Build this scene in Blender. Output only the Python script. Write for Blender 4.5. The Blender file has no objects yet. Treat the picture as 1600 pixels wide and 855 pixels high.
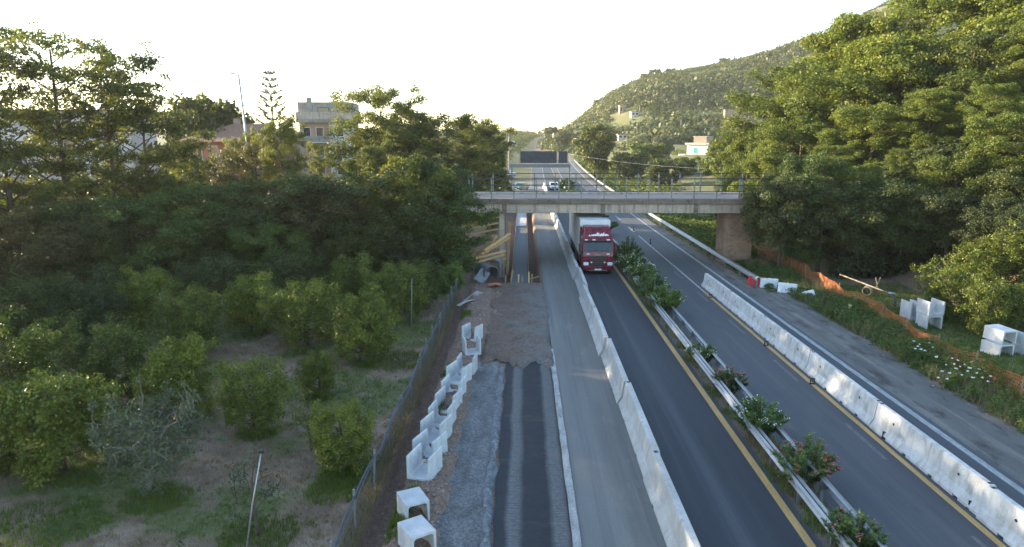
import bpy, math, random
import numpy as np
from mathutils import Vector, Matrix

scene = bpy.context.scene
COL = scene.collection
PI = math.pi
R_ = math.radians
rng = np.random.default_rng(11)
random.seed(5)

# ------------------------------------------------------------------ camera
CAM_H = 10.7
FPX = 1060.0
PITCH = math.atan(212.5 / FPX)
YAW = math.atan(18 * math.cos(PITCH) / FPX)
_f = Vector((-math.sin(YAW) * math.cos(PITCH), math.cos(YAW) * math.cos(PITCH), -math.sin(PITCH)))
_r = Vector((math.cos(YAW), math.sin(YAW), 0))
_u = _r.cross(_f)


def G(px, py, h=0.0):
    """ground position seen at a photograph pixel, at height h"""
    d = _f + _r * ((px - 800) / FPX) + _u * ((427.5 - py) / FPX)
    t = (h - CAM_H) / d.z
    return d.x * t, d.y * t


def P(px, py, z):
    """point at camera depth z behind a photograph pixel"""
    d = _f + _r * ((px - 800) / FPX) + _u * ((427.5 - py) / FPX)
    return d.x * z, d.y * z, CAM_H + d.z * z


cam_d = bpy.data.cameras.new('camera')
cam = bpy.data.objects.new('camera', cam_d)
COL.objects.link(cam)
cam.location = (0, 0, CAM_H)
cam.rotation_euler = (PI / 2 - PITCH, 0, YAW)
cam_d.sensor_width = 36
cam_d.lens = FPX / 1600 * 36
cam_d.clip_start = 0.5
cam_d.clip_end = 9000
scene.camera = cam

# ------------------------------------------------------------------ tagging


def tag(o, label=None, cat=None, group=None, kind=None):
    if label:
        o['label'] = label
    if cat:
        o['category'] = cat
    if group:
        o['group'] = group
    if kind:
        o['kind'] = kind
    return o


def empty(name, loc=(0, 0, 0), rz=0.0, label=None, cat=None, group=None):
    o = bpy.data.objects.new(name, None)
    o.empty_display_size = 0.3
    COL.objects.link(o)
    o.location = loc
    o.rotation_euler = (0, 0, rz)
    return tag(o, label, cat, group)


def link(name, me, parent=None, mats=None):
    o = bpy.data.objects.new(name, me)
    COL.objects.link(o)
    if parent is not None:
        o.parent = parent
    if mats is not None:
        if not isinstance(mats, (list, tuple)):
            mats = [mats]
        for m in mats:
            me.materials.append(m)
    return o


KIDS = {}


def kids(o):
    return [c for c in o.children]


def copy_tree(o, parent=None):
    c = o.copy()
    COL.objects.link(c)
    if parent is not None:
        c.parent = parent
    for ch in list(o.children):
        copy_tree(ch, c)
    return c


# ------------------------------------------------------------------ mesh builder


class MB:
    def __init__(self):
        self.v = []
        self.f = []
        self.mi = []
        self.cur = 0

    def add(self, vs, fs):
        b = len(self.v)
        self.v.extend([tuple(x) for x in vs])
        self.f.extend([tuple(i + b for i in f) for f in fs])
        self.mi.extend([self.cur] * len(fs))
        return self

    def box(self, x0, x1, y0, y1, z0, z1, M=None):
        vs = [Vector(p) for p in ((x0, y0, z0), (x1, y0, z0), (x1, y1, z0), (x0, y1, z0),
                                  (x0, y0, z1), (x1, y0, z1), (x1, y1, z1), (x0, y1, z1))]
        if M is not None:
            vs = [M @ p for p in vs]
        return self.add(vs, [(0, 3, 2, 1), (4, 5, 6, 7), (0, 1, 5, 4), (1, 2, 6, 5), (2, 3, 7, 6), (3, 0, 4, 7)])

    def bar(self, p, q, w, t=None, roll=0.0):
        """a squared bar from p to q"""
        p, q = Vector(p), Vector(q)
        t = w if t is None else t
        d = (q - p)
        L = d.length
        M = Matrix.Translation(p) @ d.to_track_quat('Z', 'Y').to_matrix().to_4x4() @ Matrix.Rotation(roll, 4, 'Z')
        return self.box(-w / 2, w / 2, -t / 2, t / 2, 0, L, M)

    def prism(self, poly, a0, a1, axis='Y'):
        """poly of (u,w) extruded along axis. Y: (x,z); X: (y,z); Z: (x,y)"""
        n = len(poly)

        def mk(u, w, a):
            if axis == 'Y':
                return (u, a, w)
            if axis == 'X':
                return (a, u, w)
            return (u, w, a)
        vs = [mk(u, w, a0) for u, w in poly] + [mk(u, w, a1) for u, w in poly]
        fs = [tuple(range(n)), tuple(range(2 * n - 1, n - 1, -1))]
        for i in range(n):
            j = (i + 1) % n
            fs.append((i, i + n, j + n, j))
        return self.add(vs, fs)

    def tube(self, pts, r, n=8, cap=True):
        pts = [Vector(p) for p in pts]
        m = len(pts)
        rs = r if isinstance(r, (list, tuple)) else [r] * m
        vs = []
        ref = None
        for i, p in enumerate(pts):
            d = (pts[min(i + 1, m - 1)] - pts[max(i - 1, 0)]).normalized()
            if ref is None:
                ref = Vector((1, 0, 0)) if abs(d.x) < 0.8 else Vector((0, 1, 0))
            a = ref - d * ref.dot(d)
            a.normalize()
            b = d.cross(a)
            ref = a
            for k in range(n):
                t = 2 * PI * k / n
                vs.append(p + (a * math.cos(t) + b * math.sin(t)) * rs[i])
        fs = []
        for i in range(m - 1):
            for k in range(n):
                k2 = (k + 1) % n
                fs.append((i * n + k, i * n + k2, (i + 1) * n + k2, (i + 1) * n + k))
        if cap:
            fs.append(tuple(range(n - 1, -1, -1)))
            fs.append(tuple((m - 1) * n + k for k in range(n)))
        return self.add(vs, fs)

    def lathe(self, prof, c=(0, 0, 0), axis='Z', n=16, ring=False):
        """prof of (r, a)"""
        vs, fs = [], []
        m = len(prof)
        for r, a in prof:
            for k in range(n):
                t = 2 * PI * k / n
                u, w = r * math.cos(t), r * math.sin(t)
                p = (u, w, a) if axis == 'Z' else ((a, u, w) if axis == 'X' else (w, a, u))
                vs.append((p[0] + c[0], p[1] + c[1], p[2] + c[2]))
        for i in range(m - 1):
            for k in range(n):
                k2 = (k + 1) % n
                fs.append((i * n + k, i * n + k2, (i + 1) * n + k2, (i + 1) * n + k))
        if ring:
            for k in range(n):
                k2 = (k + 1) % n
                fs.append(((m - 1) * n + k, (m - 1) * n + k2, k2, k))
        else:
            fs.append(tuple(range(n - 1, -1, -1)))
            fs.append(tuple((m - 1) * n + k for k in range(n)))
        return self.add(vs, fs)

    def build(self, name, mats, parent=None, bevel=0.0, smooth=False, seg=2):
        me = bpy.data.meshes.new(name)
        me.from_pydata(self.v, [], self.f)
        me.update()
        if any(self.mi):
            me.polygons.foreach_set('material_index', self.mi)
        o = link(name, me, parent, mats)
        # consistent outward normals
        import bmesh
        bm = bmesh.new()
        bm.from_mesh(me)
        bmesh.ops.recalc_face_normals(bm, faces=bm.faces)
        bm.to_mesh(me)
        bm.free()
        if smooth:
            me.polygons.foreach_set('use_smooth', [True] * len(me.polygons))
        if bevel > 0:
            b = o.modifiers.new('bevel', 'BEVEL')
            b.width = bevel
            b.segments = seg
            b.limit_method = 'ANGLE'
            b.angle_limit = R_(35)
            b.harden_normals = False
        return o


def fast_mesh(name, V, F, tint=None, smooth=False):
    """V (n,3), F (m,k) arrays"""
    me = bpy.data.meshes.new(name)
    V = np.ascontiguousarray(V, dtype=np.float32)
    F = np.ascontiguousarray(F, dtype=np.int32)
    m, k = F.shape
    me.vertices.add(len(V))
    me.vertices.foreach_set('co', V.ravel())
    me.loops.add(m * k)
    me.loops.foreach_set('vertex_index', F.ravel())
    me.polygons.add(m)
    me.polygons.foreach_set('loop_start', np.arange(0, m * k, k, dtype=np.int32))
    try:
        me.polygons.foreach_set('loop_total', np.full(m, k, dtype=np.int32))
    except Exception:
        pass
    me.update(calc_edges=True)
    if tint is not None:
        a = me.attributes.new('tint', 'FLOAT', 'FACE')
        a.data.foreach_set('value', np.ascontiguousarray(tint, dtype=np.float32))
    if smooth:
        me.polygons.foreach_set('use_smooth', np.ones(m, dtype=bool))
    return me


def leaves(C, N, L, ratio, tint, name, r=None, T=None, fold=0.12):
    """rhombic leaf faces: centres C, normals N, lengths L"""
    r = r or rng
    n = len(C)
    N = N / (np.linalg.norm(N, axis=1, keepdims=True) + 1e-9)
    if T is None:
        T = r.normal(size=(n, 3))
    T = T - N * (T * N).sum(1, keepdims=True)
    T /= (np.linalg.norm(T, axis=1, keepdims=True) + 1e-9)
    B = np.cross(N, T)
    L = np.asarray(L).reshape(-1, 1) * np.ones((n, 1))
    W = L * ratio
    V = np.empty((n, 4, 3))
    V[:, 0] = C - T * L / 2
    V[:, 1] = C + B * W / 2 + N * L * fold - T * L * 0.06
    V[:, 2] = C + T * L / 2
    V[:, 3] = C - B * W / 2 + N * L * fold - T * L * 0.06
    F = np.arange(n * 4).reshape(n, 4)
    return fast_mesh(name, V.reshape(-1, 3), F, tint)


# ------------------------------------------------------------------ materials
class NT:
    def __init__(self, name):
        self.m = bpy.data.materials.new(name)
        self.m.use_nodes = True
        self.t = self.m.node_tree
        self.t.nodes.clear()
        self.out = self.n('ShaderNodeOutputMaterial')

    def n(self, typ, **kw):
        x = self.t.nodes.new(typ)
        for k, v in kw.items():
            setattr(x, k, v)
        return x

    def l(self, a, b):
        self.t.links.new(a, b)

    def coord(self, scale=(1, 1, 1), kind='Object'):
        tc = self.n('ShaderNodeTexCoord')
        mp = self.n('ShaderNodeMapping')
        mp.inputs['Scale'].default_value = scale
        self.l(tc.outputs[kind], mp.inputs['Vector'])
        return mp.outputs['Vector']

    def noise(self, vec, scale=1.0, detail=4, rough=0.6, dist=0.0):
        x = self.n('ShaderNodeTexNoise')
        x.inputs['Scale'].default_value = scale
        x.inputs['Detail'].default_value = detail
        x.inputs['Roughness'].default_value = rough
        x.inputs['Distortion'].default_value = dist
        self.l(vec, x.inputs['Vector'])
        return x.outputs['Fac']

    def ramp(self, fac, stops, interp='LINEAR'):
        x = self.n('ShaderNodeValToRGB')
        x.color_ramp.interpolation = interp
        e = x.color_ramp.elements
        while len(e) > 1:
            e.remove(e[-1])
        e[0].position = stops[0][0]
        e[0].color = (*stops[0][1], 1)
        for p, c in stops[1:]:
            k = e.new(p)
            k.color = (*c, 1)
        self.l(fac, x.inputs['Fac'])
        return x.outputs['Color']

    def mix(self, a, b, fac=0.5, mode='MIX'):
        x = self.n('ShaderNodeMix', data_type='RGBA', blend_type=mode)
        ins = [i for i in x.inputs if i.type == 'RGBA']
        for s, i in ((a, ins[0]), (b, ins[1])):
            if isinstance(s, tuple):
                i.default_value = (*s, 1)
            else:
                self.l(s, i)
        f = x.inputs[0]
        if isinstance(fac, (int, float)):
            f.default_value = fac
        else:
            self.l(fac, f)
        return [o for o in x.outputs if o.type == 'RGBA'][0]

    def math(self, op, a, b=0.0):
        x = self.n('ShaderNodeMath', operation=op)
        for s, i in ((a, x.inputs[0]), (b, x.inputs[1])):
            if isinstance(s, (int, float)):
                i.default_value = s
            else:
                self.l(s, i)
        return x.outputs[0]

    def bump(self, h, strength=0.3, dist=0.02):
        x = self.n('ShaderNodeBump')
        x.inputs['Strength'].default_value = strength
        x.inputs['Distance'].default_value = dist
        self.l(h, x.inputs['Height'])
        return x.outputs['Normal']

    def pbsdf(self, col, rough=0.7, metal=0.0, normal=None, spec=0.5):
        x = self.n('ShaderNodeBsdfPrincipled')
        if isinstance(col, tuple):
            x.inputs['Base Color'].default_value = (*col, 1)
        else:
            self.l(col, x.inputs['Base Color'])
        if isinstance(rough, (int, float)):
            x.inputs['Roughness'].default_value = rough
        else:
            self.l(rough, x.inputs['Roughness'])
        x.inputs['Metallic'].default_value = metal
        x.inputs['Specular IOR Level'].default_value = spec
        if normal is not None:
            self.l(normal, x.inputs['Normal'])
        return x

    def done(self, sh):
        self.l(sh.outputs[0] if hasattr(sh, 'outputs') else sh, self.out.inputs['Surface'])
        return self.m


def m_noise(name, stops, scale=(1, 1, 1), ns=1.0, detail=6, rough=0.8, fine=25.0, fine_amt=0.35, bump=0.3,
            bdist=0.02, spec=0.3, metal=0.0, dist=0.3, objrand=0.0, second=None):
    """blotchy procedural surface: ramp of a stretched noise times a fine grain; 'second' = (scale3, ns, colour, lo, hi) stains"""
    t = NT(name)
    v = t.coord(scale)
    c = t.ramp(t.noise(v, ns, detail, 0.6, dist), stops)
    if second:
        for (sc3, n2, c2, lo, hi) in second:
            v2 = t.coord(sc3)
            f = t.ramp(t.noise(v2, n2, 5, 0.65, 0.2), [(lo, (0, 0, 0)), (hi, (1, 1, 1))])
            c = t.mix(c, c2, f)
    vf = t.coord((1, 1, 1))
    g = t.noise(vf, fine, 3, 0.7)
    lo, hi = 1 - fine_amt, 1 + fine_amt
    gr = t.ramp(g, [(0.3, (lo,) * 3), (0.7, (hi,) * 3)])
    c = t.mix(c, gr, 1.0, 'MULTIPLY')
    if objrand:
        oi = t.n('ShaderNodeObjectInfo')
        k = t.ramp(oi.outputs['Random'], [(0, (1 - objrand,) * 3), (1, (1 + objrand,) * 3)])
        c = t.mix(c, k, 1.0, 'MULTIPLY')
    nrm = t.bump(g, bump, bdist) if bump else None
    return t.done(t.pbsdf(c, rough, metal, nrm, spec))


def m_plain(name, col, rough=0.5, metal=0.0, grime=0.15, spec=0.5, ns=3.0):
    t = NT(name)
    v = t.coord()
    g = t.noise(v, ns, 5, 0.65, 0.2)
    c = t.mix(col, t.ramp(g, [(0.3, (1 - grime,) * 3), (0.75, (1 + grime * 0.5,) * 3)]), 1.0, 'MULTIPLY')
    rr = t.math('ADD', t.math('MULTIPLY', g, 0.2), rough - 0.1)
    return t.done(t.pbsdf(c, rr, metal, None, spec))


def m_leaf(name, dark, light, trans=0.35, rough=0.55, objvar=0.25, yellow=None):
    t = NT(name)
    at = t.n('ShaderNodeAttribute', attribute_name='tint')
    oi = t.n('ShaderNodeObjectInfo')
    stops = [(0.0, dark), (0.85, light)]
    if yellow:
        stops.append((1.0, yellow))
    c = t.ramp(at.outputs['Fac'], stops)
    k = t.ramp(oi.outputs['Random'], [(0, (1 - objvar, 1 - objvar, 1 - objvar * 0.7)), (0.5, (1, 1, 1)), (1, (1 + objvar, 1 + objvar * 0.75, 1 - objvar * 0.2))])
    c = t.mix(c, k, 1.0, 'MULTIPLY')
    p = t.pbsdf(c, rough, 0, None, 0.25)
    tr = t.n('ShaderNodeBsdfTranslucent')
    c2 = t.mix(c, (1.25, 1.2, 0.5), 1.0, 'MULTIPLY')
    t.l(c2, tr.inputs['Color'])
    mx = t.n('ShaderNodeMixShader')
    mx.inputs[0].default_value = trans
    t.l(p.outputs[0], mx.inputs[1])
    t.l(tr.outputs[0], mx.inputs[2])
    return t.done(mx)


def m_glass(name, col=(0.02, 0.03, 0.035)):
    t = NT(name)
    return t.done(t.pbsdf(col, 0.06, 0, None, 0.9))


M = {}
M['asphalt'] = m_noise('asphalt_dark', [(0.3, (0.032, 0.036, 0.043)), (0.7, (0.046, 0.050, 0.058))], (0.9, 0.06, 1), 1.2, fine=40, fine_amt=0.25, bump=0.25, bdist=0.01, rough=0.75,
                       second=[((1.4, 0.012, 1), 1.0, (0.072, 0.075, 0.082), 0.50, 0.68), ((0.5, 0.35, 1), 1.0, (0.032, 0.034, 0.038), 0.62, 0.8)])
M['asphalt_right'] = m_noise('asphalt_worn', [(0.3, (0.062, 0.065, 0.074)), (0.7, (0.085, 0.088, 0.095))], (0.9, 0.05, 1), 1.0, fine=40, fine_amt=0.22, bump=0.25, bdist=0.01, rough=0.78,
                             second=[((1.2, 0.02, 1), 1.3, (0.115, 0.115, 0.115), 0.52, 0.78), ((0.4, 0.15, 1), 1.0, (0.055, 0.057, 0.064), 0.6, 0.75)])
M['asphalt_dusty'] = m_noise('asphalt_dusty', [(0.3, (0.14, 0.135, 0.125)), (0.7, (0.19, 0.185, 0.172))], (0.9, 0.08, 1), 1.0, fine=30, fine_amt=0.22, bump=0.3, bdist=0.01, rough=0.9,
                             second=[((1.3, 0.03, 1), 1.1, (0.115, 0.115, 0.118), 0.5, 0.7), ((0.6, 0.25, 1), 1.5, (0.23, 0.215, 0.19), 0.58, 0.78)])
M['shoulder'] = m_noise('asphalt_shoulder', [(0.3, (0.095, 0.09, 0.085)), (0.7, (0.15, 0.142, 0.132))], (0.6, 0.2, 1), 1.0, fine=26, fine_amt=0.25, bump=0.4, bdist=0.015, rough=0.92,
                        second=[((1.2, 0.06, 1), 1.5, (0.22, 0.20, 0.175), 0.50, 0.72), ((0.9, 0.35, 1), 1.4, (0.055, 0.05, 0.046), 0.52, 0.68)])
M['gravel'] = m_noise('gravel_grey', [(0.25, (0.088, 0.087, 0.086)), (0.5, (0.145, 0.144, 0.143)), (0.75, (0.205, 0.204, 0.204))], (1.2, 0.5, 1), 1.6, fine=14, fine_amt=0.5, bump=0.9, bdist=0.06, rough=0.95)
M['crust'] = m_noise('gravel_crust', [(0.3, (0.10, 0.105, 0.11)), (0.7, (0.24, 0.245, 0.255))], (1.5, 1.2, 1), 2.5, fine=12, fine_amt=0.45, bump=0.9, bdist=0.06, rough=0.95)
M['kerb'] = m_noise('kerb_concrete', [(0.3, (0.24, 0.235, 0.22)), (0.7, (0.40, 0.39, 0.37))], (2, 0.6, 2), 2.0, fine=20, fine_amt=0.3, bump=0.4, rough=0.9,
                    second=[((3, 0.7, 1), 1.5, (0.15, 0.12, 0.09), 0.58, 0.7)])
M['paint_white'] = m_noise('road_paint_white', [(0.3, (0.19, 0.19, 0.19)), (0.65, (0.40, 0.40, 0.395))], (3, 0.6, 1), 3.0, fine=18, fine_amt=0.22, bump=0, rough=0.7,
                           second=[((5, 1.5, 1), 2.0, (0.16, 0.16, 0.16), 0.6, 0.72)])
M['paint_orange'] = m_noise('road_paint_orange', [(0.3, (0.38, 0.235, 0.085)), (0.7, (0.50, 0.33, 0.13))], (3, 0.5, 1), 2.0, fine=18, fine_amt=0.2, bump=0, rough=0.7,
                            second=[((6, 1.2, 1), 2.0, (0.2, 0.15, 0.1), 0.62, 0.74)])
M['nj_white'] = m_noise('barrier_concrete_white', [(0.3, (0.44, 0.435, 0.425)), (0.7, (0.57, 0.565, 0.555))], (1, 1, 1), 1.5, fine=30, fine_amt=0.1, bump=0.2, rough=0.85, objrand=0.06,
                        second=[((2.5, 2.5, 0.45), 1.8, (0.36, 0.335, 0.305), 0.46, 0.70), ((7, 7, 3), 2.0, (0.22, 0.18, 0.15), 0.66, 0.78), ((0.9, 0.9, 0.9), 1.3, (0.33, 0.32, 0.30), 0.56, 0.7)])
M['nj_old'] = m_noise('barrier_concrete_old', [(0.3, (0.25, 0.23, 0.20)), (0.7, (0.42, 0.40, 0.37))], (1, 1, 1), 1.2, fine=30, fine_amt=0.15, bump=0.3, rough=0.9, objrand=0.28,
                      second=[((3, 3, 0.5), 2.0, (0.17, 0.135, 0.105), 0.52, 0.72), ((1, 1, 1), 1.0, (0.50, 0.49, 0.475), 0.58, 0.72)])
M['nj_worn'] = m_noise('barrier_concrete_worn', [(0.3, (0.35, 0.34, 0.325)), (0.7, (0.50, 0.49, 0.475))], (1, 1, 1), 1.4, fine=30, fine_amt=0.12, bump=0.25, rough=0.88, objrand=0.1,
                       second=[((2.5, 2.5, 0.5), 1.8, (0.36, 0.32, 0.28), 0.52, 0.72), ((7, 7, 3), 2.0, (0.2, 0.17, 0.14), 0.66, 0.78)])
M['concrete'] = m_noise('concrete_pale', [(0.3, (0.38, 0.39, 0.40)), (0.7, (0.52, 0.53, 0.54))], (1, 1, 1), 2.0, fine=24, fine_amt=0.12, bump=0.25, rough=0.85, objrand=0.1,
                        second=[((2.5, 2.5, 0.7), 2.2, (0.34, 0.33, 0.32), 0.56, 0.74), ((9, 9, 9), 2.0, (0.22, 0.2, 0.18), 0.72, 0.8)])
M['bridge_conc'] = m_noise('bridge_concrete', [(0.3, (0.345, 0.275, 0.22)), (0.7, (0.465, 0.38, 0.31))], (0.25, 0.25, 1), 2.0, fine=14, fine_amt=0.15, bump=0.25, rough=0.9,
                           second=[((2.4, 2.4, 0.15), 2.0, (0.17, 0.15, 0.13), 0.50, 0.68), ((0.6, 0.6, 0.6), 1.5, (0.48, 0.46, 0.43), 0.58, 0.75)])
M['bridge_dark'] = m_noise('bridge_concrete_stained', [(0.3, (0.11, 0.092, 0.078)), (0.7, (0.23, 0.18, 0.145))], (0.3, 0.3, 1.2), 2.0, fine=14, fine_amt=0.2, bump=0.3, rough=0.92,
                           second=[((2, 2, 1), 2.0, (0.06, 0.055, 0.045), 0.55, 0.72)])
M['bridge_road'] = m_noise('bridge_asphalt', [(0.3, (0.26, 0.20, 0.165)), (0.7, (0.35, 0.28, 0.235))], (0.1, 1, 1), 1.5, fine=20, fine_amt=0.15, bump=0.2, rough=0.95)
M['steel'] = m_noise('galvanised_steel', [(0.3, (0.26, 0.27, 0.285)), (0.7, (0.38, 0.39, 0.40))], (1, 0.3, 3), 2.0, fine=12, fine_amt=0.12, bump=0.1, rough=0.5, metal=0.6, spec=0.5,
                     second=[((3, 1, 3), 2.0, (0.24, 0.22, 0.20), 0.6, 0.78)])
M['steel_post'] = m_plain('steel_post_grey', (0.22, 0.225, 0.23), 0.55, 0.5, 0.3)
M['rail_paint'] = m_plain('railing_paint', (0.24, 0.235, 0.22), 0.6, 0.2, 0.35)
M['rail_dark'] = m_plain('railing_dark', (0.035, 0.035, 0.04), 0.6, 0.3, 0.3)
M['wood'] = m_noise('timber_raw', [(0.3, (0.34, 0.19, 0.085)), (0.7, (0.55, 0.35, 0.165))], (4, 4, 0.6), 2.0, fine=15, fine_amt=0.2, bump=0.3, rough=0.85, objrand=0.2)
M['wood_grey'] = m_noise('timber_weathered', [(0.3, (0.17, 0.13, 0.095)), (0.7, (0.30, 0.24, 0.18))], (4, 4, 0.6), 2.0, fine=15, fine_amt=0.25, bump=0.3, rough=0.9, objrand=0.2)
M['slab'] = m_noise('lean_concrete', [(0.3, (0.085, 0.095, 0.105)), (0.7, (0.125, 0.135, 0.15))], (0.4, 2.2, 1), 1.5, fine=14, fine_amt=0.25, bump=0.35, rough=0.8)
M['slab_pale'] = m_noise('lean_concrete_pale', [(0.3, (0.30, 0.31, 0.33)), (0.7, (0.48, 0.49, 0.51))], (1.0, 1.0, 1), 1.5, fine=14, fine_amt=0.25, bump=0.35, rough=0.8)
M['orange_net'] = m_plain('orange_plastic', (0.46, 0.135, 0.04), 0.6, 0, 0.25)
M['red_plastic'] = m_plain('red_plastic', (0.55, 0.03, 0.035), 0.45, 0, 0.2)
M['white_plastic'] = m_plain('white_plastic', (0.70, 0.71, 0.72), 0.45, 0, 0.2)
M['wire'] = m_plain('fence_wire', (0.10, 0.12, 0.14), 0.5, 0.6, 0.2)
M['blue_pipe'] = m_plain('fence_cable', (0.055, 0.07, 0.10), 0.5, 0.3, 0.25)
M['black'] = m_plain('black_rubber', (0.018, 0.018, 0.02), 0.7, 0, 0.2)
M['tyre'] = m_plain('tyre_rubber', (0.022, 0.022, 0.024), 0.85, 0, 0.3)
M['chrome'] = m_plain('polished_metal', (0.6, 0.6, 0.62), 0.25, 0.9, 0.1)
M['glass'] = m_glass('window_glass')
M['lamp_glass'] = m_plain('lamp_lens', (0.75, 0.76, 0.78), 0.15, 0, 0.05, 0.8)
M['bark'] = m_noise('bark_brown', [(0.3, (0.05, 0.038, 0.028)), (0.7, (0.115, 0.09, 0.068))], (6, 6, 1), 2.0, fine=20, fine_amt=0.3, bump=0.5, rough=0.95)
M['bark_grey'] = m_noise('bark_grey', [(0.3, (0.10, 0.09, 0.083)), (0.7, (0.19, 0.175, 0.16))], (6, 6, 1.5), 2.0, fine=20, fine_amt=0.3, bump=0.5, rough=0.95)
M['soil_clod'] = m_noise('rubble_stone', [(0.3, (0.16, 0.125, 0.10)), (0.7, (0.34, 0.29, 0.25))], (1, 1, 1), 0.9, fine=20, fine_amt=0.3, bump=0.3, rough=0.95)
M['tarp'] = m_plain('grey_sheet', (0.22, 0.25, 0.28), 0.5, 0, 0.3)

M['leaf_robinia'] = m_leaf('leaf_robinia', (0.055, 0.076, 0.024), (0.120, 0.138, 0.040), 0.45, yellow=(0.20, 0.18, 0.05))
M['leaf_right'] = m_leaf('leaf_hillside', (0.058, 0.088, 0.018), (0.155, 0.188, 0.036), 0.36, yellow=(0.24, 0.21, 0.05))
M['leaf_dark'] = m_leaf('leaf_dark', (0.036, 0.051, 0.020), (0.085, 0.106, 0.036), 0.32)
M['leaf_citrus'] = m_leaf('leaf_citrus', (0.055, 0.080, 0.014), (0.165, 0.195, 0.034), 0.28, 0.42, yellow=(0.28, 0.25, 0.05))
M['leaf_olive'] = m_leaf('leaf_greyish', (0.060, 0.078, 0.045), (0.115, 0.135, 0.085), 0.2)
M['leaf_oleander'] = m_leaf('leaf_oleander', (0.055, 0.105, 0.025), (0.145, 0.215, 0.06), 0.25, 0.45)
M['leaf_scrub'] = m_leaf('leaf_scrub', (0.042, 0.060, 0.022), (0.108, 0.124, 0.042), 0.25, objvar=0.02, yellow=(0.16, 0.14, 0.07))
M['leaf_orchard'] = m_leaf('leaf_orchard', (0.060, 0.092, 0.020), (0.150, 0.185, 0.036), 0.3, objvar=0.1, yellow=(0.22, 0.21, 0.05))
M['leaf_weed'] = m_leaf('leaf_weed', (0.055, 0.100, 0.025), (0.145, 0.195, 0.05), 0.3, objvar=0.02, yellow=(0.20, 0.165, 0.08))
M['grass'] = m_leaf('grass_blade', (0.060, 0.098, 0.020), (0.125, 0.175, 0.036), 0.3, objvar=0.02, yellow=(0.17, 0.17, 0.06))
M['dry_grass'] = m_leaf('grass_dry', (0.13, 0.10, 0.062), (0.27, 0.22, 0.13), 0.25, objvar=0.02)
M['conifer'] = m_leaf('leaf_conifer', (0.035, 0.055, 0.03), (0.07, 0.09, 0.045), 0.2)
M['petal_white'] = m_plain('petal_white', (0.75, 0.75, 0.70), 0.6, 0, 0.05)
M['petal_pink'] = m_plain('petal_pink', (0.60, 0.09, 0.16), 0.6, 0, 0.1)
M['petal_red'] = m_plain('petal_red', (0.55, 0.05, 0.10), 0.6, 0, 0.1)
M['brick'] = None
# ------------------------------------------------------------------ terrain


def sstep(a, b, x):
    t = np.clip((x - a) / (b - a), 0, 1)
    return t * t * (3 - 2 * t)


def road_off(y):
    y = np.asarray(y, dtype=float)
    k = 6e-5
    a = np.clip(y - 70, 0, 220)
    return k * a * a + np.clip(y - 290, 0, None) * 2 * k * 220


def rise(y):
    return 11.0 * sstep(130, 640, np.asarray(y, dtype=float))


def vnoise(x, y, s, seed=0):
    """cheap smooth value noise"""
    x = np.asarray(x, float) / s + seed * 17.3
    y = np.asarray(y, float) / s + seed * 5.1
    xi, yi = np.floor(x), np.floor(y)
    u, v = x - xi, y - yi
    u, v = u * u * (3 - 2 * u), v * v * (3 - 2 * v)

    def h(a, b):
        q = np.sin(a * 127.1 + b * 311.7 + seed * 7.7) * 43758.5453
        return q - np.floor(q)
    return (h(xi, yi) * (1 - u) + h(xi + 1, yi) * u) * (1 - v) + (h(xi, yi + 1) * (1 - u) + h(xi + 1, yi + 1) * u) * v


RIDGE_PX = [700, 842, 870, 900, 950, 1000, 1060, 1110, 1160, 1200, 1240, 1270, 1340, 1450, 1600, 1900]
RIDGE_PY = [216, 213, 199, 184, 155, 131, 118, 110, 100, 90, 74, 66, 30, -10, -45, -60]
RIDGE_D = 540.0


def hill(x, y):
    yy = np.maximum(y, 60)
    px = 818 + FPX * x / yy
    top = np.interp(px, RIDGE_PX, RIDGE_PY)
    h = CAM_H + (215 - top) * RIDGE_D / FPX - 6.5
    r = sstep(235, RIDGE_D, y) ** 1.5
    h = np.where(y > 200, np.maximum(h - rise(y), 0) * r, 0)
    n = vnoise(x, y, 60, 3) * 5 + vnoise(x, y, 23, 4) * 2.0
    return h + n * np.clip(h / 20, 0, 1) * sstep(225, 300, y) * (1 - 0.75 * sstep(RIDGE_D - 90, RIDGE_D - 5, y))


DITCH_X = -4.14


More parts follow.
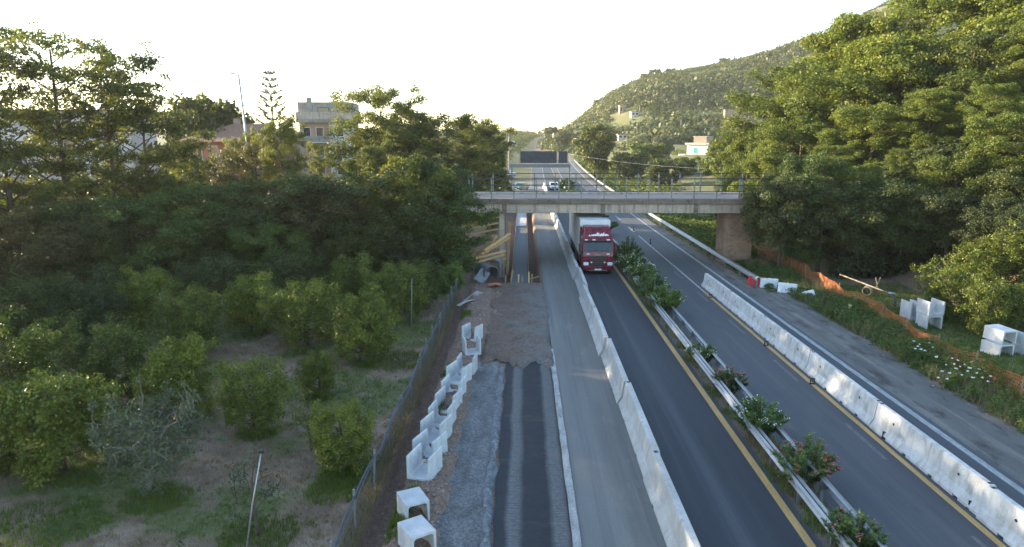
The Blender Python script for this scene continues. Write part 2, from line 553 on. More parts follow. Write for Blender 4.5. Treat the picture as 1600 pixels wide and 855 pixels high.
def terrain(x, y):
    x = np.asarray(x, float)
    y = np.asarray(y, float)
    xr = x - road_off(y)
    z = rise(y) - 0.09
    near = 1 - sstep(48, 50, y)
    # grove left of the ditch
    left = 1 - sstep(-4.75, -4.45, xr)
    z = z + near * left * (-0.18 + (vnoise(x, y, 5, 1) - 0.5) * 0.22 + (vnoise(x, y, 1.1, 2) - 0.5) * 0.07)
    # ditch
    wob = (vnoise(x * 0 + 3, y, 2.5, 6) - 0.5) * 0.35
    d = np.abs(xr - DITCH_X - wob * 0.4)
    ditch = (1 - sstep(0.25, 0.42 + 0.08 * wob, d)) * (1 - sstep(46, 49, y))
    z = z - ditch * (0.55 + (vnoise(x, y, 0.5, 7) - 0.5) * 0.15)
    # berm of dug earth between the ditch and the channels
    berm = sstep(-3.75, -3.35, xr) * (1 - sstep(-2.5, -2.0, xr)) * (1 - sstep(44, 49, y))
    z = z + berm * (0.05 + vnoise(x, y, 0.7, 8) * 0.26 + vnoise(x, y, 0.25, 9) * 0.12)
    # rough dirt apron in front of the excavation
    ap = sstep(33, 36, y) * (1 - sstep(49, 49.9, y)) * sstep(-4.2, -3.4, xr) * (1 - sstep(0.6, 1.6, xr))
    z = z + ap * (0.03 + vnoise(x, y, 0.9, 10) * 0.16 * sstep(1.0, -2.5, xr) + vnoise(x, y, 0.3, 11) * 0.06)
    # excavation under the bridge
    ex = sstep(49.9, 50.2, y) * (1 - sstep(112, 113.5, y)) * sstep(-5.0, -4.6, xr) * (1 - sstep(1.05, 1.35, xr))
    z = z - ex * (1.15 + (vnoise(x, y, 0.6, 12) - 0.5) * 0.2)
    # embankments that carry the overpass
    dy = np.abs(y - 61.0)
    up = np.where(y < 61, 1 - sstep(3.6, 7.2, dy), 1 - sstep(3.6, 9.5, dy))
    eL = 1 - sstep(-8.0, -5.2, xr)
    eR = sstep(22.6, 24.6, xr)
    emb = up * np.maximum(eL, eR)
    z = np.where(emb > 0, np.maximum(z, emb * 5.45 + (1 - emb) * z), z)
    # left side rising gently towards the houses
    z = z + 1.6 * sstep(-14, -60, xr) * sstep(50, 90, y)
    # right hand slope with the wood
    rs = np.clip(xr - 28.5, 0, None)
    z = z + np.minimum(rs * 0.42, 11 + rs * 0.1) * (1 - sstep(88, 130, y)) * sstep(16, 40, y)
    # fields right of the road beyond the bridge
    z = z + 5.0 * sstep(20, 58, xr) * sstep(90, 215, y)
    # verge right of the road, undulating
    vg = sstep(18.3, 19.5, xr)
    z = z + vg * (vnoise(x, y, 3, 13) - 0.45) * 0.3 * (1 - sstep(80, 100, y))
    z = z - 0.5 * sstep(15.5, 22, xr) * sstep(66, 75, y) * (1 - sstep(120, 200, y))
    z = z + hill(x, y)
    # far side of the ridge
    z = z - sstep(RIDGE_D + 15, RIDGE_D + 500, y) * hill(x, np.full_like(y, RIDGE_D)) * 0.5 * (y > RIDGE_D)
    # soft roll of the open country
    z = z + (vnoise(x, y, 40, 14) - 0.5) * 1.6 * sstep(20, 60, np.abs(xr - 7)) * sstep(80, 130, y)
    return z


def tz(x, y):
    return float(terrain(np.array([x]), np.array([y]))[0])


def lines(*segs):
    out = []
    for a, b, s in segs:
        out.append(np.arange(a, b, s))
    return np.unique(np.round(np.concatenate(out), 3))


gx = lines((-1800, -300, 100), (-300, -80, 12), (-80, -20, 1.5), (-20, -5.4, 0.5), (-5.4, 1.7, 0.1), (1.7, 18, 1.2), (18, 30, 0.4), (30, 80, 1.6),
           (80, 330, 6), (330, 700, 25), (700, 2300, 150))
gy = lines((-60, 8, 6), (8, 16, 1), (16, 52, 0.2), (52, 80, 0.5), (80, 116, 1.0), (116, 240, 3), (240, 560, 6), (560, 1200, 40), (1200, 6000, 400))
# shift columns with the curve of the road so that edges stay on grid lines
XX, YY = np.meshgrid(gx, gy)
XX = XX + road_off(YY) * np.exp(-(np.abs(XX) / 400.0) ** 2)
ZZ = terrain(XX, YY)
nx, ny = len(gx), len(gy)
V = np.stack([XX.ravel(), YY.ravel(), ZZ.ravel()], 1)
ii = np.arange((ny - 1) * (nx - 1))
rr, cc = ii // (nx - 1), ii % (nx - 1)
q = rr * nx + cc
Fq = np.stack([q, q + 1, q + nx + 1, q + nx], 1)
me = fast_mesh('ground', V, Fq, smooth=True)
xr = XX - road_off(YY)
# kinds of ground: R green grass, G bare reddish earth, B dry open field
gr = (vnoise(XX, YY, 2.6, 21) * 0.6 + vnoise(XX, YY, 0.9, 22) * 0.4)
Rg = np.zeros_like(XX)
grove = (1 - sstep(-4.9, -4.5, xr)) * (YY < 56)
Rg += grove * sstep(0.50, 0.66, gr)
Rg += sstep(18.6, 19.6, xr) * (YY < 120) * sstep(0.25, 0.5, gr + 0.12) * (1 - 0.9 * sstep(23.5, 26, xr) * sstep(36, 42, YY))
Rg += (sstep(16.5, 17.5, xr)) * sstep(58, 66, YY) * sstep(0.2, 0.45, gr)
Rg += (1 - sstep(-6, -3.4, xr)) * (YY > 78) * 0.9
Rg += (1 - sstep(0.8, 1.5, xr)) * (YY > 165) * 0.9
Gg = sstep(-4.75, -4.4, xr) * (1 - sstep(1.2, 1.7, xr)) * (YY < 115)
Gg = np.maximum(Gg, sstep(23, 25.5, xr) * sstep(38, 44, YY) * (YY < 57) * 0.75)
Bg = sstep(17, 22, xr) * sstep(95, 130, YY) * sstep(0.42, 0.6, vnoise(XX, YY, 14, 23)) * 0.8
Bg = np.maximum(Bg, sstep(2, 12, np.asarray(hill(XX, YY))) * (0.35 + 0.4 * sstep(0.5, 0.7, vnoise(XX, YY, 30, 24))))
colr = np.stack([np.clip(Rg, 0, 1).ravel(), np.clip(Gg, 0, 1).ravel(), np.clip(Bg, 0, 1).ravel(), np.ones(XX.size)], 1)
at = me.attributes.new('zone', 'FLOAT_COLOR', 'POINT')
at.data.foreach_set('color', colr.astype(np.float32).ravel())


def mat_ground():
    t = NT('ground_earth')
    v = t.coord((1, 1, 1))
    n1 = t.noise(v, 0.9, 6, 0.65, 0.3)
    n2 = t.noise(v, 7.0, 5, 0.7)
    n3 = t.noise(v, 28.0, 3, 0.7)
    base = t.ramp(n1, [(0.3, (0.175, 0.118, 0.080)), (0.5, (0.245, 0.172, 0.122)), (0.7, (0.315, 0.24, 0.175))])
    soil = t.ramp(n2, [(0.3, (0.14, 0.088, 0.066)), (0.55, (0.225, 0.15, 0.115)), (0.75, (0.32, 0.245, 0.20))])
    dry = t.ramp(n1, [(0.3, (0.16, 0.135, 0.06)), (0.7, (0.27, 0.225, 0.11))])
    green = t.ramp(n2, [(0.3, (0.058, 0.088, 0.022)), (0.7, (0.120, 0.155, 0.040))])
    at = t.n('ShaderNodeAttribute', attribute_name='zone')
    sp = t.n('ShaderNodeSeparateColor')
    t.l(at.outputs['Color'], sp.inputs[0])
    c = t.mix(base, dry, sp.outputs[2])
    c = t.mix(c, soil, sp.outputs[1])
    gm = t.math('MULTIPLY', sp.outputs[0], t.ramp(n2, [(0.35, (0.25,) * 3), (0.6, (1,) * 3)]))
    c = t.mix(c, green, gm)
    c = t.mix(c, t.ramp(n3, [(0.3, (0.65,) * 3), (0.7, (1.3,) * 3)]), 1.0, 'MULTIPLY')
    return t.done(t.pbsdf(c, 0.95, 0, t.bump(n3, 0.7, 0.05), 0.2))


M['ground'] = mat_ground()
g = link('ground', me, None, M['ground'])
tag(g, 'brown earth and patchy grass of the whole countryside around the motorway', 'ground', kind='structure')


# ------------------------------------------------------------------ roads


def ysteps(y0, y1, near=1.0, far=8.0):
    ys = [y0]
    while ys[-1] < y1:
        ys.append(min(y1, ys[-1] + (6.0 if ys[-1] < 62 else (4.0 if ys[-1] < 150 else far))))
    return ys


def strip(name, xl, xr_, y0, y1, dz, mat, label, cat, edge=None, ys=None, skirt=0.12, parent=None, nx_=1):
    """a sheet that follows the road; xl / xr_ may be functions of y"""
    ys = ys or ysteps(y0, y1)
    fl = xl if callable(xl) else (lambda y: xl)
    fr = xr_ if callable(xr_) else (lambda y: xr_)
    V, F = [], []
    for y in ys:
        o, z = float(road_off(y)), float(rise(y)) + dz
        a, b = fl(y) + o, fr(y) + o
        V += [(a, y, z - skirt)] + [(a + (b - a) * k / nx_, y, z) for k in range(nx_ + 1)] + [(b, y, z - skirt)]
    w = nx_ + 3
    for i in range(len(ys) - 1):
        for k in range(w - 1):
            if skirt == 0 and k in (0, w - 2):
                continue
            F.append((i * w + k, i * w + k + 1, (i + 1) * w + k + 1, (i + 1) * w + k))
    me = bpy.data.meshes.new(name)
    me.from_pydata(V, [], F)
    me.update()
    o = link(name, me, parent, mat)
    if parent is None:
        tag(o, label, cat, kind='structure')
    return o


def jag(base, amp, s, seed):
    return lambda y: base + amp * (float(vnoise(np.array([y]), np.array([0.3]), s, seed)[0]) - 0.5) * 2


FAR = 640
strip('carriageway', 4.45, 8.05, 4, FAR, 0.0, M['asphalt'], 'smooth dark carriageway the truck drives on', 'road')
strip('carriageway', 9.05, 15.75, 4, FAR, 0.0, M['asphalt_right'], 'worn grey carriageway right of the planted median', 'road')
strip('side_road', 1.5, 4.45, 4, 150, -0.004, M['asphalt_dusty'], 'dusty pale lane of the work site left of the concrete barriers', 'road')
sh = strip('road_shoulder', 15.75, jag(18.55, 0.25, 1.3, 31), 4, 47, -0.006, M['shoulder'], 'dirty grey shoulder beyond the white edge line', 'road', ys=[4 + 0.5 * i for i in range(87)])
strip('road_shoulder', 15.75, lambda y: 18.5 - 1.9 * float(sstep(46, 52, np.array([y]))[0]), 47, FAR, -0.006, M['shoulder'], 'grey shoulder along the steel guard rail beyond the bridge', 'road')
strip('median', 8.05, 9.05, 4, FAR, -0.01, m_noise('median_soil', [(0.3, (0.085, 0.068, 0.052)), (0.7, (0.17, 0.14, 0.11))], (1, 0.6, 1), 2.0, fine=16, fine_amt=0.45, bump=0.6, bdist=0.04, rough=0.95,
                                                               second=[((1, 0.4, 1), 1.5, (0.09, 0.11, 0.035), 0.5, 0.66)]),
      'narrow earth median between the two steel guard rails', 'median')


def mat_strip():
    """freshly laid strip: dark binder with two dusty wheel tracks"""
    t = NT('asphalt_binder')
    tc = t.n('ShaderNodeTexCoord')
    sx = t.n('ShaderNodeSeparateXYZ')
    t.l(tc.outputs['Object'], sx.inputs[0])
    v = t.coord((1, 1, 1))
    w = t.noise(t.coord((0.5, 0.25, 1)), 1.5, 4, 0.6)
    x = t.math('ADD', sx.outputs[0], t.math('MULTIPLY', t.math('SUBTRACT', w, 0.5), 0.28))
    xx = t.math('DIVIDE', t.math('ADD', x, 0.8), 2.3)
    bands = t.ramp(xx, [(0.0, (0.0,) * 3), (0.13, (0.05,) * 3), (0.19, (0.85,) * 3), (0.30, (0.7,) * 3), (0.37, (0.03,) * 3), (0.68, (0.0,) * 3),
                        (0.75, (0.8,) * 3), (0.88, (0.75,) * 3), (0.95, (0.15,) * 3)])
    lug = t.n('ShaderNodeTexWave')
    lug.bands_direction = 'Y'
    lug.inputs['Scale'].default_value = 2.2
    lug.inputs['Distortion'].default_value = 7.0
    lug.inputs['Detail'].default_value = 2
    t.l(v, lug.inputs['Vector'])
    gr = t.noise(v, 9.0, 5, 0.75)
    k = t.math('MULTIPLY', bands, t.ramp(gr, [(0.3, (0.45,) * 3), (0.65, (1,) * 3)]))
    k = t.math('MULTIPLY', k, t.math('ADD', t.math('MULTIPLY', lug.outputs['Fac'], 0.25), 0.75))
    dark = t.ramp(t.noise(v, 2.0, 5, 0.7), [(0.3, (0.020, 0.021, 0.025)), (0.7, (0.034, 0.034, 0.038))])
    red = t.ramp(t.noise(t.coord((0.25, 0.9, 1)), 1.1, 4, 0.6), [(0.58, (0, 0, 0)), (0.75, (0.55,) * 3)])
    dark = t.mix(dark, (0.11, 0.075, 0.06), red)
    c = t.mix(dark, (0.19, 0.186, 0.18), k)
    c = t.mix(c, t.ramp(t.noise(v, 40, 3, 0.7), [(0.3, (0.75,) * 3), (0.7, (1.25,) * 3)]), 1.0, 'MULTIPLY')
    return t.done(t.pbsdf(c, 0.85, 0, t.bump(gr, 0.4, 0.03), 0.3))


M['binder'] = mat_strip()
ys_s = [4 + 0.4 * i for i in range(77)]
strip('work_strip', jag(-0.8, 0.06, 0.8, 33), 1.34, 4, 34.4, -0.03, M['binder'], 'dark newly laid asphalt strip with two dusty wheel tracks', 'road', ys=ys_s)


def gravel_bed(name, x0, x1, y0, y1, z0, amp, mat, label, cat, dx=0.1, dy=0.12, seed=41, kind='structure', edge=0.25, yj=0.0):
    xs = np.arange(0, 1.0001, dx / (x1 - x0))
    ys = np.arange(y0, y1 + 1e-3, dy)
    U, Y = np.meshgrid(xs, ys)
    wl = (vnoise(Y, Y * 0, 0.9, seed) - 0.5) * edge
    wr = (vnoise(Y, Y * 0, 0.7, seed + 1) - 0.5) * edge
    X = (x0 + wl) * (1 - U) + (x1 + wr) * U
    e = np.minimum(np.minimum(U, 1 - U) * (x1 - x0) / 0.25, 1)
    ey = np.minimum(np.minimum(Y - y0, y1 - Y) / 0.4, 1)
    if yj:
        kk = np.clip(1 - (Y - y0) / 4.0, 0, 1)
        Y = Y + kk * yj * ((vnoise(X, X * 0, 0.45, seed + 5) - .5) * 1.4 + (vnoise(X, X * 0, 0.13, seed + 6) - .5) * .5)
    Z = z0 + (vnoise(X, Y, 0.35, seed + 2) * 0.6 + vnoise(X, Y, 0.12, seed + 3) * 0.4) * amp * e - (1 - e * ey) * 0.12
    nX, nY = U.shape[1], U.shape[0]
    k = np.arange((nY - 1) * (nX - 1))
    q = (k // (nX - 1)) * nX + k % (nX - 1)
    me = fast_mesh(name, np.stack([X.ravel(), Y.ravel(), Z.ravel()], 1), np.stack([q, q + 1, q + nX + 1, q + nX], 1), smooth=True)
    o = link(name, me, None, mat)
    tag(o, label, cat, kind=kind)
    return o


gravel_bed('gravel_strip', -2.75, -0.95, 4, 31.8, 0.01, 0.05, M['gravel'], 'bluish grey gravel strip beside the concrete channels', 'gravel')
gravel_bed('gravel_edge', -1.30, -0.80, 4, 31.2, 0.0, 0.13, M['crust'], 'pale crumbling raised edge of the gravel strip', 'gravel', 0.06, 0.08, 51)
# worn transition between the end of the strip and the dirt


def mat_transition():
    t = NT('dusty_dirt')
    v = t.coord((1, 1, 1))
    tc = t.n('ShaderNodeTexCoord')
    sx = t.n('ShaderNodeSeparateXYZ')
    t.l(tc.outputs['Object'], sx.inputs[0])
    n1 = t.noise(v, 0.55, 7, 0.72, 0.4)
    n2 = t.noise(v, 7.0, 5, 0.7)
    n3 = t.noise(v, 28.0, 3, 0.7)
    soil = t.ramp(n2, [(0.3, (0.105, 0.068, 0.052)), (0.55, (0.165, 0.115, 0.09)), (0.75, (0.23, 0.18, 0.15))])
    dusty = t.ramp(n2, [(0.3, (0.125, 0.113, 0.10)), (0.7, (0.205, 0.188, 0.168))])
    k = t.math('ADD', n1, t.math('MULTIPLY', sx.outputs[0], 0.085))
    c = t.mix(soil, dusty, t.ramp(k, [(0.45, (0, 0, 0)), (0.62, (1, 1, 1))]))
    dk = t.ramp(t.noise(t.coord((0.8, 0.5, 1)), 1.2, 5, 0.7), [(0.56, (0, 0, 0)), (0.68, (0.6,) * 3)])
    c = t.mix(c, (0.06, 0.056, 0.055), dk)
    c = t.mix(c, t.ramp(n3, [(0.3, (0.65,) * 3), (0.7, (1.3,) * 3)]), 1.0, 'MULTIPLY')
    return t.done(t.pbsdf(c, 0.95, 0, t.bump(n3, 0.7, 0.05), 0.2))


M['transition'] = mat_transition()
gravel_bed('dusty_patch', -2.2, 1.62, 31.2, 49.7, 0.04, 0.12, M['transition'], 'dusty grey-brown ground between the new strip and the excavation', 'ground', 0.08, 0.12, 61, edge=0.25, yj=1.6)
strip('side_road', 1.5, 4.45, 150, FAR, -0.004, M['asphalt_right'], 'grey lane of the far motorway left of the barriers', 'road')
strip('site_yard', -4.6, 1.5, 113, 165, -0.012, M['asphalt_dusty'], 'dusty paved yard of the work site beyond the bridge', 'yard')
kb = strip('kerb', jag(1.36, 0.018, 0.4, 35), jag(1.58, 0.012, 0.5, 36), 4, 33.5, 0.035, M['kerb'], 'broken pale concrete kerb edging the dusty lane', 'kerb', ys=[4 + 0.25 * i for i in range(119)], skirt=0.15)

# markings (each about 4 mm above the road)
MK = 0.004


def dashes(name, xc, w, y0, y1, on, off, mat, label):
    V, F = [], []
    y = y0
    while y < y1:
        b = len(V)
        for yy in (y, y + on):
            o, z = float(road_off(yy)), float(rise(yy)) + MK
            V += [(xc - w / 2 + o, yy, z), (xc + w / 2 + o, yy, z)]
        F.append((b, b + 1, b + 3, b + 2))
        y += on + off
    me = bpy.data.meshes.new(name)
    me.from_pydata(V, [], F)
    me.update()
    tag(link(name, me, None, mat), label, 'road marking', kind='structure')


strip('lane_line', 7.60, 7.84, 4, 64, MK, M['paint_orange'], 'solid orange line left of the median', 'road marking', skirt=0)
strip('lane_line', 7.62, 7.78, 64, 420, MK, M['paint_white'], 'white line left of the median beyond the bridge', 'road marking', skirt=0)
strip('lane_line', 12.72, 12.92, 4, 47, MK, M['paint_orange'], 'solid orange line along the foot of the white barriers', 'road marking', skirt=0)
strip('lane_line', 12.74, 12.90, 47, 75, MK, M['paint_white'], 'white lane line under the bridge', 'road marking', skirt=0)
dashes('lane_line', 12.82, 0.16, 78, 430, 4.5, 7.5, M['paint_white'], 'dashed white lane line of the right carriageway')
dashes('lane_line', 12.32, 0.14, 14, 52, 3.0, 4.5, m_noise('road_paint_faded', [(0.3, (0.085, 0.088, 0.095)), (0.6, (0.14, 0.14, 0.145))], (2, 1, 1), 3.0, bump=0), 'faded old lane dashes')
strip('edge_line', 15.30, 15.55, 4, FAR, MK, M['paint_white'], 'white edge line beyond the white barriers', 'road marking', skirt=0)
strip('edge_line', 9.35, 9.50, 60, FAR, MK, M['paint_white'], 'white edge line right of the median', 'road marking', skirt=0)
strip('edge_line', 4.62, 4.76, 70, FAR, MK, M['paint_white'], 'white edge line of the truck carriageway beyond the bridge', 'road marking', skirt=0)
# ------------------------------------------------------------------ concrete barriers
ORD = ['nearest', 'second', 'third', 'fourth', 'fifth', 'sixth', 'seventh', 'eighth', 'ninth', 'tenth', 'eleventh', 'twelfth',
       'thirteenth', 'fourteenth', 'fifteenth', 'sixteenth', 'seventeenth', 'eighteenth', 'nineteenth', 'twentieth', 'twenty-first', 'twenty-second', 'twenty-third', 'twenty-fourth']


def nj_mesh(L, h, hb, ht, notches):
    """a profiled barrier lying along +Y from 0 to L; drain notches leave the foot open"""
    full = [(-hb, 0), (hb, 0), (hb, 0.09), (hb * 0.55, 0.34), (ht, h - 0.02), (ht - 0.03, h), (-ht + 0.03, h), (-ht, h - 0.02), (-hb * 0.55, 0.34), (-hb, 0.09)]
    cut = [(x, max(z, 0.085)) for x, z in full]
    m = MB()
    y = 0.0
    for a, b in notches + [(L, L)]:
        if a > y:
            m.prism(full, y, a)
        if b > a:
            m.prism(cut, a, b)
        y = b
    return m


def barrier(name, y0, x, L, h, hb, ht, mat, label, group, detail=True):
    o = float(road_off(y0 + L / 2))
    t = empty(name, (x + o, y0, float(rise(y0)) + 0.003), -math.atan2(float(road_off(y0 + L)) - float(road_off(y0)), L), label, 'barrier', group)
    return t


L_NJ = 6.2
proto_w = None
for k in range(6):
    y0 = 49.0 - L_NJ * (k + 1)
    n = 5 - k
    lab = 'white concrete barrier with rust specks along the right orange line, %s from the camera' % ORD[n]
    if n == 5:
        lab = 'white concrete barrier standing at the far end of the row beyond the oleanders'
    if n == 0:
        lab = 'white concrete barrier at the lower right corner, cut by the picture edge'
    t = barrier('concrete_barrier', y0, 13.40, L_NJ, 1.0, 0.32, 0.11, None, lab, 'white concrete barriers on the right carriageway')
    if proto_w is None:
        m = nj_mesh(L_NJ - 0.07, 0.98, 0.33, 0.10, [(0.9, 1.15), (2.2, 2.42), (3.7, 3.92), (5.0, 5.25)])
        b = m.build('body', M['nj_white'], t, 0.018)
        for yy in (1.25, 4.9):
            for s in (-1, 1):
                q = MB()
                q.lathe([(0.045, 0), (0.045, 0.012)], (0, 0, 0), 'X', 10)
                q.build('lifting_hole', M['black'], t).location = (s * 0.152 - (0.006 if s > 0 else 0.006), yy, 0.66)
        for yy in (0.12, 6.05):
            q = MB()
            q.box(-0.06, 0.06, -0.05, 0.05, 0.965, 1.0)
            q.build('joint_plate', M['rail_dark'], t).location = (0, yy, -0.012)
        proto_w = t
    else:
        for ch in proto_w.children:
            copy_tree(ch, t)
    t.rotation_euler.z += random.uniform(-0.006, 0.006)
    t.location.x += random.uniform(-0.045, 0.045)

# small dark delineator stands at the joints on the orange line
for i, (px, py) in enumerate([(1269, 600), (1383, 685), (1518, 795), (1197, 540), (1110, 465)]):
    x, y = G(px, py)
    t = empty('marker_stand', (x, y, 0.006), random.uniform(-.3, .3), ['small dark wire stand on the orange line, middle of the row', 'small dark block on the orange line beside the second joint',
              'dark wire stand at the joint of the two nearest white barriers', 'small dark stand on the orange line behind the pink oleander', 'small dark stand where the orange line meets the barrier row'][i],
              'marker', 'dark markers on the right orange line')
    m = MB()
    m.box(-0.13, 0.13, -0.07, 0.07, 0, 0.03)
    m.build('foot', M['black'], t, 0.008)
    m = MB()
    for sx in (-0.09, 0.09):
        m.box(sx - 0.015, sx + 0.015, -0.02, 0.02, 0.03, 0.26)
    m.box(-0.075, 0.075, -0.018, 0.018, 0.21, 0.245)
    m.box(-0.075, 0.075, -0.018, 0.018, 0.11, 0.135)
    m.build('frame', M['rail_dark'], t)
for i, (px, py) in enumerate([(990, 361), (1016, 381)]):
    x, y = G(px, py)
    t = empty('lane_delineator', (x, y, 0.004), 0, ['short black post on the white lane line, farther one', 'short black post on the white lane line, nearer one'][i], 'delineator', 'black posts on the lane line')
    q = MB(); q.lathe([(0.13, 0), (0.12, 0.05), (0.05, 0.07)]); q.build('base', M['black'], t)
    q = MB(); q.lathe([(0.05, 0.07), (0.045, 0.5), (0.02, 0.53)]); q.build('post', M['rail_dark'], t)

proto_o = None
YJ = 20.0
for k in range(-2, 21):
    y0 = YJ + L_NJ * k
    n = k + 2
    lab = 'grey concrete barrier left of the truck lane, %s in its row from the camera' % ORD[n]
    if n == 0:
        lab = 'grey concrete barrier left of the dark lane, cut by the bottom picture edge'
    elif n == 1:
        lab = 'pale concrete barrier with sunlit look near the bottom edge left of the dark lane'
    elif n == 2:
        lab = 'brown stained concrete barrier left of the dark lane'
    elif n == 3:
        lab = 'whitish concrete barrier just beyond the brown stained one, left of the dark lane'
    t = barrier('concrete_barrier', y0, 4.2, L_NJ, 1.0, 0.32, 0.11, None, lab, 'concrete barriers left of the truck lane')
    if proto_o is None:
        m = nj_mesh(L_NJ - 0.08, 1.0, 0.36, 0.11, [(1.5, 1.75), (4.4, 4.65)])
        m.build('body', M['nj_old'], t, 0.018)
        q = MB()
        q.box(-0.05, 0.05, -0.06, 0.06, 0.97, 1.012)
        q.build('joint_plate', M['rail_dark'], t).location = (0, 6.1, 0)
        proto_o = t
    else:
        for ch in proto_o.children:
            copy_tree(ch, t)
    if n in (0, 1, 3, 4, 5, 7, 8):
        b = [c for c in t.children if c.name.startswith('body')][0]
        b.material_slots[0].link = 'OBJECT'
        b.material_slots[0].material = M['nj_worn']
    t.rotation_euler.z += random.uniform(-0.008, 0.008)
    t.location.x += random.uniform(-0.06, 0.06)

# ------------------------------------------------------------------ steel guard rails


def guardrail(x, y0, y1, side, label, step, zc=0.62, hh=0.31, posts=True, zbase=None, mat='steel', bolts=False):
    t = empty('guard_rail', (0, 0, 0), 0, label, 'guard rail', 'steel guard rails along the motorway')
    w = [(-0.155, 0.0), (-0.12, 0.06), (-0.07, 0.08), (-0.03, 0.03), (0.0, 0.0), (0.03, 0.03), (0.07, 0.08), (0.12, 0.06), (0.155, 0.0)]
    ys = ysteps(y0, y1)
    V, F = [], []
    for y in ys:
        o, z = float(road_off(y)) + x, float(rise(y)) + zc
        V += [(o + side * d, y, z + a) for a, d in w] + [(o + side * (d - 0.012), y, z + a) for a, d in reversed(w)]
    n = 18
    for i in range(len(ys) - 1):
        for k in range(n):
            k2 = (k + 1) % n
            F.append((i * n + k, i * n + k2, (i + 1) * n + k2, (i + 1) * n + k))
    F.append(tuple(range(n)))
    F.append(tuple((len(ys) - 1) * n + k for k in range(n)))
    m = MB()
    m.add(V, F)
    m.build('beam', M[mat], t)
    # top pipe-like lip seen from above
    m = MB()
    for a, b in zip(ys[:-1], ys[1:]):
        m.bar((float(road_off(a)) + x - side * 0.10, a, float(rise(a)) + zc + 0.165), (float(road_off(b)) + x - side * 0.10, b, float(rise(b)) + zc + 0.165), 0.10, 0.03)
    m.build('top_rail', M[mat], t)
    pm = None
    y = y0 + 0.4
    c = 0
    while y < y1 and c < 99:
        if pm is None:
            q = MB()
            q.box(-0.05, 0.05, -0.035, 0.035, -0.3, zc + 0.14)
            q.box(0.052 if side > 0 else -0.098, 0.098 if side > 0 else -0.052, -0.06, 0.06, zc - 0.13, zc + 0.13)
            pm = q.build('post', M['steel_post'], t)
            o = pm
        else:
            o = pm.copy()
            COL.objects.link(o)
        o.location = (float(road_off(y)) + x - side * 0.11, y, float(rise(y)))
        y += step
        c += 1
    return t


guardrail(8.12, 7, 170, -1, 'galvanised guard rail on the truck side of the oleander median', 2.25)
guardrail(9.00, 7, 170, 1, 'galvanised guard rail on the right side of the oleander median', 2.25)
guardrail(16.95, 48.3, 260, -1, 'galvanised guard rail at the roadside beside the brick pier', 4.0)

# ------------------------------------------------------------------ overpass
BY0, BY1 = 57.4, 64.6
BX0, BX1 = -9.0, 34.0
br = empty('overpass_bridge', (0, 0, 0), 0, 'concrete road overpass with slim steel railings crossing the motorway', 'bridge')
m = MB(); m.box(BX0, BX1, BY0 + 0.75, BY1 - 0.75, 5.2, 5.50); m.build('deck_surface', M['bridge_road'], br)
m = MB()
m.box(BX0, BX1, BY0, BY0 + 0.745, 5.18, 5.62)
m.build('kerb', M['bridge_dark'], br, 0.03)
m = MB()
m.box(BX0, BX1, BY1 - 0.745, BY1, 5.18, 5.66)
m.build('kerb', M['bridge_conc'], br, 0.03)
m = MB()
# main girders: edge girder set back a little, with thin joints
xs = [-6.3, -1.6, 6.75, 14.6, 23.0]
for a, b in zip(xs[:-1], xs[1:]):
    m.box(a + 0.02, b - 0.02, BY0 + 0.16, BY0 + 0.62, 4.42, 5.175)
gd = m.build('edge_girder', M['bridge_conc'], br, 0.02)
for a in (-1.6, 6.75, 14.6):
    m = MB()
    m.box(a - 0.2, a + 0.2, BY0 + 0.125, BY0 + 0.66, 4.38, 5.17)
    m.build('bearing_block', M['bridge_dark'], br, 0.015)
m = MB()
for yy in (59.3, 61.0, 62.7, 64.0):
    m.box(-6.3, 23.0, yy - 0.2, yy + 0.2, 4.46, 5.19)
m.build('inner_girder', M['bridge_conc'], br)
M['brick'] = None


def mat_brick():
    t = NT('brick_reddish')
    v = t.coord((1, 1, 1))
    b = t.n('ShaderNodeTexBrick')
    mp = t.n('ShaderNodeMapping')
    tc = t.n('ShaderNodeTexCoord')
    sx = t.n('ShaderNodeSeparateXYZ')
    t.l(tc.outputs['Object'], sx.inputs[0])
    cb = t.n('ShaderNodeCombineXYZ')
    t.l(t.math('ADD', sx.outputs[0], sx.outputs[1]), cb.inputs[0])
    t.l(sx.outputs[2], cb.inputs[1])
    t.l(cb.outputs[0], b.inputs['Vector'])
    b.inputs['Scale'].default_value = 1.0
    b.inputs['Brick Width'].default_value = 0.27
    b.inputs['Row Height'].default_value = 0.085
    b.inputs['Mortar Size'].default_value = 0.008
    b.inputs['Color1'].default_value = (0.30, 0.17, 0.115, 1)
    b.inputs['Color2'].default_value = (0.38, 0.235, 0.165, 1)
    b.inputs['Mortar'].default_value = (0.34, 0.27, 0.22, 1)
    n = t.noise(v, 1.2, 5, 0.7)
    c = t.mix(b.outputs['Color'], t.ramp(n, [(0.3, (0.7, 0.68, 0.66)), (0.7, (1.2, 1.2, 1.2))]), 1.0, 'MULTIPLY')
    return t.done(t.pbsdf(c, 0.92, 0, t.bump(b.outputs['Fac'], -0.3, 0.01), 0.2))


